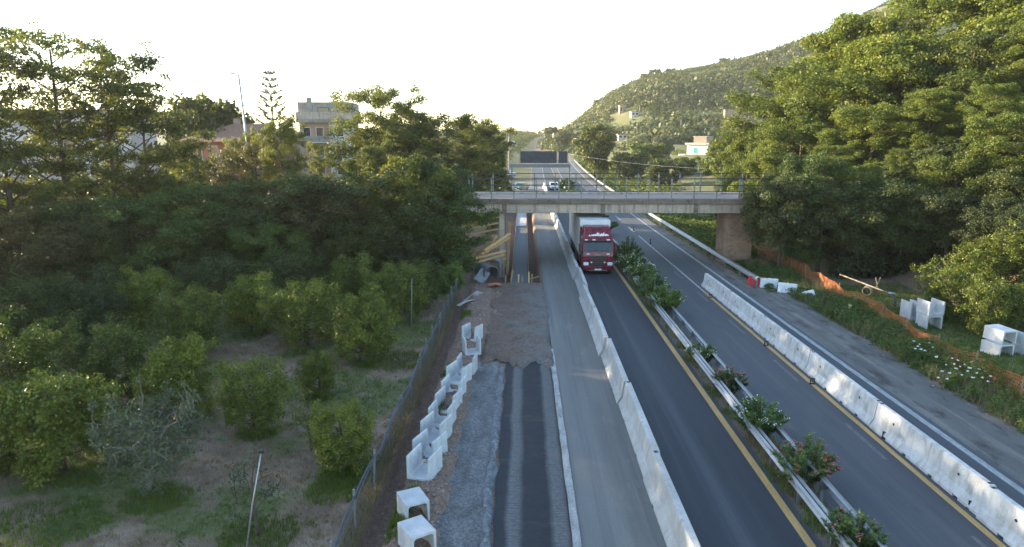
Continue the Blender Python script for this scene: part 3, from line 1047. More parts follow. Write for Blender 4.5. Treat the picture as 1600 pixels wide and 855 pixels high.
M['brick'] = mat_brick()
m = MB()
m.prism([(17.35, BY0 + 1.9), (17.5, BY0 + 1.5), (17.95, BY0 + 1.35), (19.9, BY0 + 1.35), (19.9, BY0 + 3.4), (17.35, BY0 + 3.4)], -0.4, 4.42, 'Z')
m.build('brick_pier', M['brick'], br, 0.02)
m = MB(); m.box(17.2, 20.05, BY0 + 1.2, BY0 + 3.6, 4.421, 4.455); m.build('pier_cap', M['bridge_conc'], br)
m = MB()
m.box(-2.05, -1.62, BY0 + 0.35, BY0 + 0.85, -1.3, 4.37)
m.build('column', M['bridge_conc'], br, 0.02)
m = MB()
for yy in (60.2, 62.4):
    m.box(-2.05, -1.62, yy, yy + 0.5, -1.3, 4.45)
m.build('column', M['bridge_conc'], br, 0.02)
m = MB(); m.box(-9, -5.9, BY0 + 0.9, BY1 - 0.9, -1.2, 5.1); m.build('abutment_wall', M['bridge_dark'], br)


def railing(y, zb, xs, dark):
    rl = MB()
    for z, w in ((zb + 1.72, 0.05), (zb + 1.15, 0.04), (zb + 0.62, 0.04)):
        rl.box(xs[0], xs[-1], y - w / 2, y + w / 2, z - w * .7, z + w * .7)
    r = rl.build('railing', M['rail_dark'], br)
    pm = None
    for x in xs:
        if pm is None:
            q = MB()
            q.box(-0.06, 0.06, -0.04, 0.04, 0.0, 1.78)
            q.box(-0.09, 0.09, -0.07, 0.07, 0.0, 0.03)
            pm = q.build('post', M['rail_paint'], r)
            o = pm
        else:
            o = pm.copy()
            COL.objects.link(o)
        o.location = (x, y + 0.075, zb + 0.002)
    return r


railing(BY0 + 0.2, 5.62, [-8.4 + 1.9 * i for i in range(19)], False)
railing(BY1 - 0.2, 5.66, [-8.7 + 1.95 * i for i in range(20)], True)

# shoring of raw boards beside the left column
t = empty('timber_shoring', (0, 0, 0), 0, 'stack of raw timber boards shoring the bank under the left bridge end', 'shoring')
m = MB()
for i in range(7):
    z = 0.6 + i * 0.52
    m.bar((-5.6 + 0.12 * i, BY0 + 0.3, z - 0.2), (-2.1, BY0 + 0.45, z + 0.35), 0.34, 0.09, 0.15)
m.build('board', M['wood'], t)
r = random.Random(12)
for i in range(9):
    x0 = -5.2 + r.uniform(0, 2.2)
    mm = MB()
    mm.bar((x0, BY0 - 0.5 - 0.25 * i, 0.1 + r.uniform(0, 1.8)), (x0 + r.uniform(0.9, 2.0), BY0 - 0.2 - 0.25 * i, 0.3 + r.uniform(0.2, 2.4)), 0.2, 0.06, r.uniform(0, 1))
    mm.build('loose_board', M['wood'], t)
m = MB()
m.box(-4.9, -4.72, BY0 + 0.72, BY0 + 0.84, -0.4, 4.2)
m.box(-3.0, -2.84, BY0 + 0.83, BY0 + 0.95, -0.4, 4.2)
m.build('upright', M['wood_grey'], t)

for i, (a, b, lab) in enumerate([((738, 412), (788, 398), 'lowest raw timber prop leaning on the left bridge column'), ((738, 405), (790, 392), 'raw timber prop just above the lowest one at the column'),
                                 ((752, 398), (796, 371), 'long raw timber prop rising steeply to the column'), ((757, 392), (797, 365), 'uppermost raw timber prop rising steeply to the column')]):
    y0 = 53.0 + 0.35 * i
    pa, pb = P(a[0], a[1], 53.6 + 0.3 * i), P(b[0], b[1], 56.5 + 0.2 * i)
    m = MB()
    m.bar(pa, pb, 0.24, 0.07, 0.4)
    tag(m.build('timber_prop', M['wood'], None, 0.006), lab, 'timber', 'raw timber props at the column')

# foundation slab in the excavation
t = empty('foundation_slab', (0, 0, 0), 0, 'long bluish concrete footing slab in the excavation', 'slab')
m = MB(); m.box(-0.9, 0.42, 50.35, 88, -1.3, -0.62); m.build('fresh_concrete', M['slab'], t)
m = MB(); m.box(-0.9, 0.42, 88, 111, -1.3, -0.6); m.build('pale_concrete', M['slab_pale'], t)  # far length of the slab, in a paler tone than the near one
for sx in (-0.98, 0.45):
    m = MB(); m.box(sx, sx + 0.05, 50.3, 110.0, -1.3, -0.5); m.build('form_board', M['wood'], t)
for i, (px, py, hh, lean) in enumerate([(811, 434, 0.55, 0.0), (817, 435, 0.5, 0.0), (827, 434, 0.75, 0.0), (831, 435, 0.6, 0.05), (798, 433, 0.9, 0.18), (791, 434, 0.5, 0.0)]):
    x, y = G(px, py)
    y = min(y, 50.05)
    x = (px - 818) * 10.7 / (py - 215)
    m = MB(); m.bar((x, y, -0.5), (x + lean, y + 0.25, hh), 0.11, 0.07)
    tag(m.build('wooden_stake', M['wood_grey'] if i % 2 else M['wood']),
        ['pale stake at the slab end, left of the middle pair', 'pale stake at the slab end, right of the middle pair', 'taller stake at the right corner of the slab', 'stake beside the right slab corner outside the form',
         'leaning plank at the left corner of the slab', 'short stake left of the leaning plank by the slab'][i], 'stake', 'wooden stakes at the slab end')
m = MB(); m.bar((0.5, 53.3, -0.42), (1.7, 53.1, -0.05), 0.14, 0.05)
tag(m.build('wooden_plank', M['wood']), 'short pale plank bridging the right side of the excavation', 'plank')
m = MB(); m.bar((-1.35, 57.2, -0.9), (-1.15, 58.0, 3.6), 0.2, 0.12)
tag(m.build('wooden_post', M['wood']), 'yellowish upright timber just right of the left bridge column', 'timber')

# broken culvert pipe and sheets lying by the excavation
x, y = G(769, 441)
t = empty('culvert_shell', (x, y, 0.0), R_(25), 'broken grey corrugated culvert shell lying at the foot of the bank', 'pipe')
m = MB()
n, L = 22, 1.9
V, F = [], []
for j in range(14):
    for k in range(n):
        a = R_(-35 + 250 * k / (n - 1))
        r = 0.62 + 0.03 * (j % 2)
        V.append((r * math.cos(a), j * L / 13, 0.58 + r * math.sin(a)))
for j in range(13):
    for k in range(n - 1):
        F.append((j * n + k, j * n + k + 1, (j + 1) * n + k + 1, (j + 1) * n + k))
m.add(V, F)
o = m.build('shell', m_plain('culvert_grey', (0.11, 0.12, 0.13), 0.6, 0, 0.3), t)
sm = o.modifiers.new('thick', 'SOLIDIFY'); sm.thickness = 0.04


def sheet(name, px, py, w, l, rz, tilt, mat, label, cat, seed, z=0.12):
    x, y = G(px, py)
    r = random.Random(seed)
    N = 9
    V, F = [], []
    for j in range(N):
        for k in range(N):
            u, v = (k / (N - 1) - .5) * w, (j / (N - 1) - .5) * l
            V.append((u, v, 0.12 * math.sin(u * 3 + seed) + 0.1 * math.cos(v * 2.4 + seed) + r.uniform(-.03, .03)))
    for j in range(N - 1):
        for k in range(N - 1):
            F.append((j * N + k, j * N + k + 1, (j + 1) * N + k + 1, (j + 1) * N + k))
    m = MB(); m.add(V, F)
    o = m.build(name, mat)
    o.location = (x, y, z)
    o.rotation_euler = (tilt, 0.2, rz)
    s = o.modifiers.new('thick', 'SOLIDIFY'); s.thickness = 0.03
    return tag(o, label, cat)


sheet('plastic_sheet', 753, 442, 0.8, 1.2, R_(-25), R_(34), m_plain('pale_sheet', (0.17, 0.185, 0.20), 0.5, 0, 0.2), 'pale crumpled sheet leaning on the broken culvert shell', 'sheet', 3, 0.55)
sheet('plastic_sheet', 770, 417, 1.6, 1.2, R_(10), R_(20), M['tarp'], 'dark grey sheet lying behind the culvert shell below the props', 'sheet', 8, 0.7)
sheet('board_sheet', 740, 468, 0.5, 1.9, R_(-28), R_(4), m_plain('worn_board', (0.30, 0.27, 0.24), 0.8, 0, 0.3), 'weathered long board lying on the dirt before the culvert', 'board', 5, 0.28)
sheet('board_sheet', 728, 478, 0.3, 1.4, R_(-40), R_(3), m_plain('worn_board_pale', (0.36, 0.33, 0.30), 0.8, 0, 0.3), 'narrow pale board lying at the ditch edge', 'board', 6, 0.25)
sheet('red_net', 772, 450, 0.9, 0.7, R_(10), R_(5), M['orange_net'], 'scrap of red netting on the dirt below the culvert', 'net', 7, 0.2)

# ------------------------------------------------------------------ concrete U channels


def channel(L=1.0, W=0.80, Hh=0.78, t=0.09):
    m = MB()
    m.prism([(-W / 2, 0), (W / 2, 0), (W / 2, Hh), (W / 2 - t * 0.75, Hh), (W / 2 - t, t + .06), (W / 2 - t - .06, t), (-W / 2 + t + .06, t), (-W / 2 + t, t + .06), (-W / 2 + t * 0.75, Hh), (-W / 2, Hh)], -L / 2, L / 2)
    return m


CH = channel().build('concrete_channel', M['concrete'], None, 0.012)
first = [True]


def put_channel(x, y, z, rz, label, group, rx=0.0, ry=0.0, s=(1, 1, 1)):
    if first[0]:
        o = CH
        first[0] = False
    else:
        o = CH.copy()
        COL.objects.link(o)
    o.location = (x, y, z)
    o.rotation_euler = (rx, ry, rz)
    o.scale = s
    tag(o, label, 'concrete channel', group)
    return o


rowg = 'concrete U channels lined up beside the gravel strip'
row = [(664, 741), (673, 713), (682, 686), (692, 663), (701, 640), (709, 618), (717, 597)]
names = ['right behind the two overturned ones', 'second', 'third', 'fourth', 'fifth', 'sixth', 'at the far end']
for i, (px, py) in enumerate(row):
    x, y = G(px, py, 0.1)
    lab = 'upright U channel of the long row, ' + (names[i] if i in (0, 6) else '%s behind the overturned ones' % names[i])
    put_channel(x, y, 0.1 + random.uniform(-.03, .04), R_(-14 + random.uniform(-7, 5)), lab, rowg, 0, random.uniform(-.05, .05))
for i, (px, py, rz, lab) in enumerate([(730, 582, -6, 'first upright U channel past the gap in the row, brick bit inside'), (737, 552, 14, 'upright U channel between the last one and the gap in the row'),
                                       (738, 531, -20, 'farthest upright U channel, nearest to the bridge')]):
    x, y = G(px, py, 0.1)
    put_channel(x, y, 0.13, R_(rz), lab, rowg, R_(-3))
x, y = G(645, 812)
put_channel(x + .02, y, 0.74, R_(28), 'overturned concrete channel next to the upright row', rowg, 0, PI, (0.86, 0.86, 0.80))
x, y = G(652, 862)
put_channel(x, y, 0.74, R_(34), 'overturned concrete channel with dark spots at the bottom edge', rowg, 0, PI, (0.88, 0.88, 0.80))
# stacks on the right grass
gR = 'concrete channels stacked on the right verge'
x, y = G(1421, 497)
put_channel(x, y, tz(x, y), R_(2), 'upright channel at the back of the farther stack on the grass', gR, 0, 0, (0.75, 1.1, 1.45))
x, y = G(1450, 512)
put_channel(x, y, tz(x, y) + 0.78, R_(0), 'overturned channel below the upright one in the farther stack', gR, PI, 0, (1.1, 1.1, 1.0))
put_channel(x, y, tz(x, y) + 0.80, R_(5), 'upright channel on top of the farther stack', gR, 0, 0, (1.15, 1.1, 1.0))
x, y = G(1557, 551)
put_channel(x, y, tz(x, y) + 0.62, R_(12), 'overturned channel at the bottom of the nearer stack', gR, PI, 0, (1.08, 1.1, 0.8))
put_channel(x + .12, y + .08, tz(x, y) + 1.34, R_(14), 'overturned channel on top of the nearer stack', gR, PI + .05, 0, (1.08, 1.1, 0.85))
x, y = G(1604, 552)
put_channel(x, y, tz(x, y), R_(4), 'channel of the nearer pile cut by the right picture edge', gR, 0, 0, (1.0, 1.1, 1.5))

# ------------------------------------------------------------------ plastic water barriers


def water_barrier(px, py, rz, mat, label, tip=0.0, h=0.0):
    x, y = G(px, py)
    t = empty('plastic_barrier', (x, y, tz(x, y) + 0.02 + h), rz, label, 'plastic barrier', 'plastic barriers at the end of the guard rail')
    m = MB()
    m.prism([(-0.24, 0), (0.24, 0), (0.24, 0.14), (0.14, 0.26), (0.10, 0.72), (-0.10, 0.72), (-0.14, 0.26), (-0.24, 0.14)], -0.62, 0.62)
    m.build('body', mat, t, 0.035)
    m = MB()
    for yy in (-0.38, 0, 0.38):
        m.box(-0.255, 0.255, yy - 0.06, yy + 0.06, 0.01, 0.30)
    m.build('rib', mat, t, 0.02)
    m = MB(); m.lathe([(0.06, 0.70), (0.06, 0.745), (0.04, 0.755)]); m.build('filler_cap', mat, t)
    t.rotation_euler.x = tip
    return t


water_barrier(1182, 446, R_(62), M['red_plastic'], 'red plastic barrier at the end of the roadside guard rail')
water_barrier(1201, 449, R_(78), M['white_plastic'], 'white plastic barrier next to the red one')
water_barrier(1230, 457, R_(60), M['white_plastic'], 'white plastic barrier in the middle of the three white ones')
water_barrier(1263, 468, R_(30), M['white_plastic'], 'white plastic barrier half buried in weeds, farthest from the red one', R_(-24), -0.1)

# ------------------------------------------------------------------ orange safety net


def net_fence():
    t = empty('safety_net', (0, 0, 0), 0, 'orange plastic mesh fence sagging along the right verge', 'fence')
    path = [(1174, 394), (1210, 412), (1250, 432), (1290, 455), (1320, 474), (1350, 490), (1390, 512), (1440, 543), (1490, 572), (1540, 598), (1600, 634), (1680, 680)]
    pts = [Vector((*G(*p), 0)) for p in path]
    ln = [0]
    for a, b in zip(pts[:-1], pts[1:]):
        ln.append(ln[-1] + (b - a).length)
    N = int(ln[-1] / 0.11)
    m = MB()

    def at(s):
        for i in range(len(ln) - 1):
            if s <= ln[i + 1]:
                k = (s - ln[i]) / (ln[i + 1] - ln[i])
                return pts[i].lerp(pts[i + 1], k)
        return pts[-1].copy()
    H = 9
    grid = []
    for i in range(N + 1):
        s = i * 0.11
        p = at(s)
        sag = 0.16 * abs(math.sin(s * PI / 3.1)) + 0.12 * float(vnoise(np.array([s]), np.array([0.0]), 1.2, 71)[0])
        low = float(sstep(14, 26, np.array([s]))[0])
        hh = 1.18 - sag - 0.12 * low
        colm = []
        for j in range(H):
            w = (float(vnoise(np.array([s]), np.array([j * 0.3]), 0.8, 72)[0]) - .5) * 0.2 + 0.15 * low * j / H
            colm.append((p.x + w, p.y, tz(p.x, p.y) + 0.03 + hh * j / (H - 1)))
        grid.append(colm)
    wv = 0.026
    for i in range(N):
        for j in range(H):
            a, b = Vector(grid[i][j]), Vector(grid[i + 1][j])
            m.add([a, b, b + Vector((0, 0, wv)), a + Vector((0, 0, wv))], [(0, 1, 2, 3)])
        for j in range(H - 1):
            a, b = Vector(grid[i][j]), Vector(grid[i][j + 1])
            d = (Vector(grid[i + 1][j]) - a).normalized() * wv
            m.add([a, b, b + d, a + d], [(0, 1, 2, 3)])
    m.build('net', M['orange_net'], t)
    pm = None
    s = 0.3
    while s < ln[-1]:
        p = at(s)
        if pm is None:
            q = MB(); q.box(-0.02, 0.02, -0.02, 0.02, -0.3, 1.2)
            pm = q.build('stake', M['wood_grey'], t); o = pm
        else:
            o = pm.copy(); COL.objects.link(o)
        o.location = (p.x + 0.03, p.y, tz(p.x, p.y))
        o.rotation_euler = (random.uniform(-.08, .08), random.uniform(-.08, .08), 0)
        s += 3.1
    return pts


NETP = net_fence()

# plank, pipe and culvert bits on the right verge
x, y = G(1325, 492)
m = MB(); m.bar((x - .1, y, tz(x, y) - .05), (x + .22, y + .25, tz(x, y) + 0.62), 0.2, 0.04)
tag(m.build('wooden_board', m_plain('pale_yellow_wood', (0.55, 0.48, 0.26), 0.8, 0, 0.15)), 'short pale yellow board stuck upright at the verge', 'board')
t = empty('water_pipe', (0, 0, 0), 0, 'long grey metal pipe with an elbow on the bare bank', 'pipe')
a, b = G(1312, 431, 0.9), G(1388, 459, 0.9)
m = MB(); m.tube([(a[0], a[1], 1.0), ((a[0] + b[0]) / 2, (a[1] + b[1]) / 2, 0.98), (b[0], b[1], 0.95)], 0.05, 10); m.build('straight_pipe', M['wood_grey'], t, smooth=True)
c = G(1398, 466, 0.6)
m = MB(); m.tube([(b[0], b[1], 0.95), (b[0] + .35, b[1] - .12, 0.9), (c[0], c[1], 0.7), (c[0] + .05, c[1] - .1, 0.15)], 0.09, 10); m.build('elbow', M['steel'], t, smooth=True)
x, y = G(1362, 458, 0.1)
m = MB(); m.bar((x + .1, y, 0), (x + .5, y, 1.2), 0.06); m.bar((x + .55, y + .05, 0), (x + .2, y + .05, 1.2), 0.06); m.build('trestle', M['wood_grey'], t)
t = empty('pipe_offcut', (x - .35, y - .1, tz(x, y) + 0.42), R_(-35), 'short grey pipe offcut lying beside the pipe trestle', 'pipe')
m = MB(); m.lathe([(0.30, -0.4), (0.30, 0.4), (0.25, 0.4), (0.25, -0.4)], (0, 0, 0), 'Y', 20, True); m.build('shell', M['wood_grey'], t, smooth=False)

# ------------------------------------------------------------------ wire fence by the ditch
t = empty('wire_fence', (0, 0, 0), 0, 'low wire mesh fence with a bluish top cable between grove and ditch', 'fence')
FX = -4.62


def fz(y):
    return tz(FX, y) if y < 48 else 0


ys_ = np.arange(9, 47.5, 0.5)
m = MB()
m.tube([(FX + 0.06 * math.sin(y), y, fz(y) + 1.16 + 0.05 * math.sin(y * 2.1)) for y in ys_], 0.026, 6)
m.tube([(FX + 0.05 + 0.05 * math.sin(y * 1.3), y, fz(y) + 1.13 + 0.04 * math.sin(y * 1.7)) for y in ys_], 0.018, 6)
m.build('top_cable', M['blue_pipe'], t, smooth=True)
m = MB()
for z in (0.2, 0.5, 0.8, 1.05):
    m.tube([(FX, y, fz(y) + z) for y in ys_[::2]], 0.004, 4)
for y in np.arange(9, 47, 0.14):
    z = fz(y)
    m.bar((FX, y, z), (FX, y + 0.02, z + 1.15), 0.0035)
m.build('wire_mesh', M['wire'], t)
pm = None
for y in np.arange(10, 47.5, 2.4):
    if pm is None:
        q = MB(); q.box(-0.03, 0.03, -0.03, 0.03, -0.3, 1.32)
        pm = q.build('post', M['steel_post'], t); o = pm
    else:
        o = pm.copy(); COL.objects.link(o)
    o.location = (FX - 0.06, y, fz(y))
    o.rotation_euler = (random.uniform(-.05, .05), random.uniform(-.06, .06), 0)

# ------------------------------------------------------------------ poles and wires


def pole(name, base, h, r, label, cat, lean=(0, 0), arm=None, mat='steel_post', group=None):
    t = empty(name, base, 0, label, cat, group)
    m = MB()
    m.tube([(0, 0, -0.3), (lean[0] * .5, lean[1] * .5, h * .5), (lean[0], lean[1], h)], [r, r * .85, r * .65], 8)
    m.build('shaft', M[mat], t, smooth=True)
    if arm == 'irrigation':
        m = MB(); m.box(lean[0] - 0.06, lean[0] + 0.06, lean[1] - 0.04, lean[1] + 0.04, h - 0.01, h + 0.07)
        m.build('sprinkler_head', M['rail_dark'], t)
    elif arm == 'lamp':
        m = MB(); m.tube([(lean[0], lean[1], h), (lean[0] - .3, lean[1], h + .1), (lean[0] - .5, lean[1], h + .1)], 0.05, 6)
        m.build('bracket', M[mat], t)
        m = MB(); m.box(lean[0] - .9, lean[0] - .4, lean[1] - .14, lean[1] + .14, h + .05, h + .2)
        m.build('lamp_head', M['steel'], t)
    elif arm == 'cross':
        m = MB(); m.box(lean[0] - 0.6, lean[0] + 0.6, lean[1] - .05, lean[1] + .05, h - 0.5, h - 0.38)
        m.build('crossarm', M['steel_post'], t)
    return t


x, y = G(380, 868, -0.3)
pole('irrigation_pole', (x, y, tz(x, y)), 2.9, 0.026, 'thin pale irrigation pole beside the small sparse tree', 'pole', (0.60, 0.25), 'irrigation', 'steel', 'irrigation poles in the grove')
x, y = G(643, 524, -0.3)
pole('irrigation_pole', (x, y, tz(x, y)), 3.3, 0.026, 'thin grey irrigation pole near the fence under the dark trees', 'pole', (0.1, 0.1), 'irrigation', 'steel_post', 'irrigation poles in the grove')
x, y = G(262, 530, -0.3)
pole('irrigation_pole', (x, y, tz(x, y)), 2.6, 0.04, 'thin pale irrigation pole rising among the citrus crowns', 'pole', (-0.25, 0.1), 'irrigation', 'steel', 'irrigation poles in the grove')
x, y, z = P(398, 285, 78)
pole('lamp_post', (x, y, tz(x, y)), P(386, 120, 78)[2] - tz(x, y), 0.17, 'tall pale grey lamp post rising above the left trees', 'lamp post', (P(386, 120, 78)[0] - x, 0), 'lamp', 'steel')
x, y, z = P(795, 290, 118)
POLE_TOP = P(795, 207, 118)
pole('utility_pole', (x, y, tz(x, y)), POLE_TOP[2] - tz(x, y), 0.16, 'pale concrete utility pole beside the sign gantry', 'utility pole', (0, 0), 'cross', 'bridge_conc')


def wire(p, q, sag, r, label, group=None, name='overhead_wire'):
    p, q = Vector(p), Vector(q)
    pts = []
    for i in range(15):
        k = i / 14
        c = p.lerp(q, k)
        c.z -= sag * 4 * k * (1 - k)
        pts.append(c)
    m = MB(); m.tube(pts, r, 5)
    return tag(m.build(name, M['steel'], None, smooth=True), label, 'wire', group)


wire(P(672, 190, 80), (POLE_TOP[0], POLE_TOP[1], P(795, 223, 118)[2]), 0.35, 0.028, 'pale overhead wire running from the dark left trees down to the pole', 'overhead wires')
wire((POLE_TOP[0], POLE_TOP[1], P(795, 223, 118)[2]), P(886, 240, 135), 0.5, 0.018, 'overhead wire running from the pole across the motorway', 'overhead wires')
wire(P(886, 240, 135), P(1115, 264, 110), 0.5, 0.014, 'overhead wire above the green field right of the motorway', 'overhead wires')

# ------------------------------------------------------------------ sign gantry beyond the bridge
GZ = 130.0
gx0, gy0, _ = P(797, 300, GZ)
t = empty('sign_gantry', (0, 0, 0), 0, 'portal gantry carrying a long dark sign panel seen from behind', 'gantry')
bz = P(800, 258.5, GZ)[2]
m = MB()
for dx in (-0.35, 0.35):
    m.box(gx0 + dx - 0.14, gx0 + dx + 0.14, gy0 - 0.15, gy0 + 0.15, -0.1, bz + 0.3)
m.build('leg', M['steel_post'], t)
gxr = P(889, 258, GZ)[0]
m = MB(); m.box(gxr - 0.13, gxr + 0.13, gy0 - 0.13, gy0 + 0.13, -0.1, bz + 0.3); m.build('leg', M['steel_post'], t)
m = MB(); m.box(gx0 - 0.5, gxr + 0.2, gy0 - 0.22, gy0 + 0.22, bz - 0.36, bz + 0.30); m.build('beam', M['steel_post'], t)
pz0, pz1 = P(812, 254.5, GZ)[2], P(812, 236, GZ)[2]
xa, xb, xc, xd = P(813, 245, GZ)[0], P(869, 245, GZ)[0], P(872, 245, GZ)[0], P(885.5, 245, GZ)[0]
m_dark = m_noise('sign_back', [(0.3, (0.045, 0.046, 0.055)), (0.7, (0.07, 0.07, 0.082))], (1, 1, 1), 1.5, fine=5, fine_amt=0.12, bump=0, rough=0.6)
m = MB(); m.box(xa, xb, gy0 - 0.3, gy0 + 0.25, pz0, pz1); m.build('text_panel', m_dark, t, 0.03)
m = MB(); m.box(xc, xd, gy0 - 0.3, gy0 + 0.25, pz0, pz1); m.build('symbol_panel', m_dark, t, 0.03)
for xx in (xa - 0.12, xb + 0.1, xd + 0.12):
    m = MB()
    m.box(xx - 0.05, xx + 0.05, gy0 - 0.36, gy0 + 0.2, bz + 0.302, pz1 + 0.12)
    m.build('bracket', M['steel_post'], t)
x, y, z = P(801, 245, 190)
t = empty('road_sign', (x, y, tz(x, y)), 0, 'small white rectangular road sign on a post at the far left', 'sign')
m = MB(); m.box(-0.06, 0.06, -0.06, 0.06, -0.2, P(801, 228, 190)[2] - tz(x, y)); m.build('post', M['steel_post'], t)
m = MB(); m.box(-0.55, 0.55, -0.1, -0.07, P(801, 226.5, 190)[2] - tz(x, y), P(801, 220, 190)[2] - tz(x, y)); m.build('sign_plate', M['white_plastic'], t)
# ------------------------------------------------------------------ lorry
M['maroon'] = m_plain('maroon_paint', (0.14, 0.005, 0.020), 0.28, 0.0, 0.12, 0.6)
M['maroon_dark'] = m_plain('maroon_plastic', (0.055, 0.008, 0.014), 0.5, 0.0, 0.15)
M['trailer_white'] = m_noise('trailer_panel', [(0.3, (0.60, 0.61, 0.62)), (0.7, (0.72, 0.73, 0.74))], (1, 0.3, 1), 1.0, fine=8, fine_amt=0.06, bump=0, rough=0.45,
                             second=[((1, 0.5, 2), 1.2, (0.40, 0.40, 0.40), 0.55, 0.75)])
M['trailer_roof'] = m_noise('trailer_roof', [(0.3, (0.60, 0.60, 0.59)), (0.7, (0.74, 0.74, 0.73))], (1, 1, 1), 1.2, fine=8, fine_amt=0.08, bump=0, rough=0.6,
                            second=[((1, 0.6, 1), 0.8, (0.42, 0.38, 0.32), 0.5, 0.7), ((1.2, 1.0, 1), 0.9, (0.12, 0.12, 0.13), 0.68, 0.74)])
M['screen'] = m_glass('windscreen_glass', (0.015, 0.028, 0.026))
M['dark_plastic'] = m_plain('dark_plastic', (0.03, 0.03, 0.032), 0.5, 0, 0.2)
M['plate'] = m_plain('plate_white', (0.75, 0.75, 0.72), 0.4, 0, 0.05)

tx = 5.95
ty = G(937, 430)[1] + 0.3
T = empty('semi_truck', (tx, ty, 0.0), 0, 'maroon semi truck with white box trailer coming from under the bridge', 'truck')


def wheel_mesh(r=0.5, w=0.3):
    ty_ = MB()
    ty_.lathe([(r * 0.62, -w / 2), (r * 0.93, -w / 2), (r, -w / 2 + 0.05), (r, w / 2 - 0.05), (r * 0.93, w / 2), (r * 0.62, w / 2)], (0, 0, 0), 'X', 24, True)
    rm = MB()
    rm.lathe([(0.06, -w / 2 - 0.01), (r * 0.3, -w / 2 + 0.0), (r * 0.45, -w / 2 + 0.07), (r * 0.63, -w / 2 + 0.03), (r * 0.63, w / 2 - 0.03), (r * 0.45, w / 2 - 0.07), (r * 0.3, w / 2), (0.06, w / 2 + 0.01)], (0, 0, 0), 'X', 20)
    return ty_, rm


WH = {}


def add_wheel(parent, x, y, r=0.5, w=0.3, key='t'):
    k = (key, r, w)
    if k not in WH:
        a, b = wheel_mesh(r, w)
        o = a.build('wheel', M['tyre'], parent, smooth=False)
        c = b.build('rim', M['steel_post'], o)
        WH[k] = o
    else:
        o = copy_tree(WH[k], parent)
    o.location = (x, y, r)
    return o


# cab: side profile (y backwards from the front, z)
m = MB()
W = 1.22
m.prism([(0.10, 0.42), (0.02, 0.62), (0.0, 1.45), (0.06, 1.80), (0.42, 2.72), (0.62, 2.86), (2.25, 2.86), (2.25, 0.9), (1.95, 0.9), (1.95, 0.42)], -W, W, 'X')
cab = m.build('cab', M['maroon'], T, 0.07, seg=3)
# high roof with raked front, narrower at the top
zf = [(-1.16, 0.52, 2.80), (1.16, 0.52, 2.80), (1.16, 2.25, 2.80), (-1.16, 2.25, 2.80)]
zt = [(-1.02, 1.05, 3.66), (1.02, 1.05, 3.66), (1.06, 2.25, 3.70), (-1.06, 2.25, 3.70)]
m = MB()
m.add(zf + zt, [(3, 2, 1, 0), (4, 5, 6, 7), (0, 1, 5, 4), (1, 2, 6, 5), (2, 3, 7, 6), (3, 0, 4, 7)])
rf = m.build('roof_deflector', M['maroon'], cab, 0.09, seg=3)
m = MB(); m.box(-0.45, 0.45, 0.92, 1.0, 3.50, 3.56, Matrix.Rotation(0, 4, 'X')); m.build('roof_slot', M['maroon_dark'], rf).location = (0, -0.02, 0.0)
# illegible white lettering on the roof front
m = MB()
r = random.Random(3)
xx = -0.72
k = 0.53 / 0.86
nrm_a = math.atan2(0.53, 0.86)
while xx < 0.78:
    w = r.uniform(0.05, 0.12)
    h = r.uniform(0.12, 0.26) if -0.3 < xx < 0.45 else r.uniform(0.07, 0.14)
    z = 2.97 + r.uniform(0, 0.04)
    y0 = 0.52 + (z - 2.80) * k
    y1 = 0.52 + (z + h - 2.80) * k
    vs = [(xx, y0 - 0.012, z), (xx + w, y0 - 0.012, z), (xx + w * 1.2, y1 - 0.012, z + h), (xx + w * .25, y1 - 0.012, z + h)]
    m.add(vs + [(a, b + 0.01, c) for a, b, c in vs], [(0, 1, 2, 3), (7, 6, 5, 4), (0, 4, 5, 1), (1, 5, 6, 2), (2, 6, 7, 3), (3, 7, 4, 0)])
    xx += w * r.uniform(0.75, 1.3)
m.build('lettering', M['plate'], rf)


def on_screen(z):
    """y of the windscreen plane at height z"""
    return 0.06 + (z - 1.80) * (0.36 / 0.92)


m = MB()
a, b = 1.86, 2.56
vs = [(-1.10, on_screen(a) - 0.02, a), (1.10, on_screen(a) - 0.02, a), (1.02, on_screen(b) - 0.02, b), (-1.02, on_screen(b) - 0.02, b)]
m.add(vs + [(x, y + 0.05, z) for x, y, z in vs], [(0, 1, 2, 3), (7, 6, 5, 4), (0, 4, 5, 1), (1, 5, 6, 2), (2, 6, 7, 3), (3, 7, 4, 0)])
ws = m.build('windscreen', M['screen'], cab, 0.01)
for sx in (-0.55, 0.25):
    m = MB(); m.bar((sx, on_screen(1.84) - 0.04, 1.84), (sx + 0.55, on_screen(1.98) - 0.04, 1.98), 0.03); m.build('wiper', M['dark_plastic'], ws)
m = MB(); m.box(-1.12, 1.12, 0.14, 0.44, 2.62, 2.70, Matrix.Translation((0, 0, 0)) @ Matrix.Rotation(0, 4, 'X')); m.build('sun_visor', M['maroon_dark'], cab, 0.02)
for sx in (-0.95, -0.35, 0.78):
    m = MB(); m.box(sx - 0.13, sx + 0.13, 0.10, 0.18, 2.71, 2.80); m.build('roof_lamp', M['lamp_glass'], cab, 0.02)
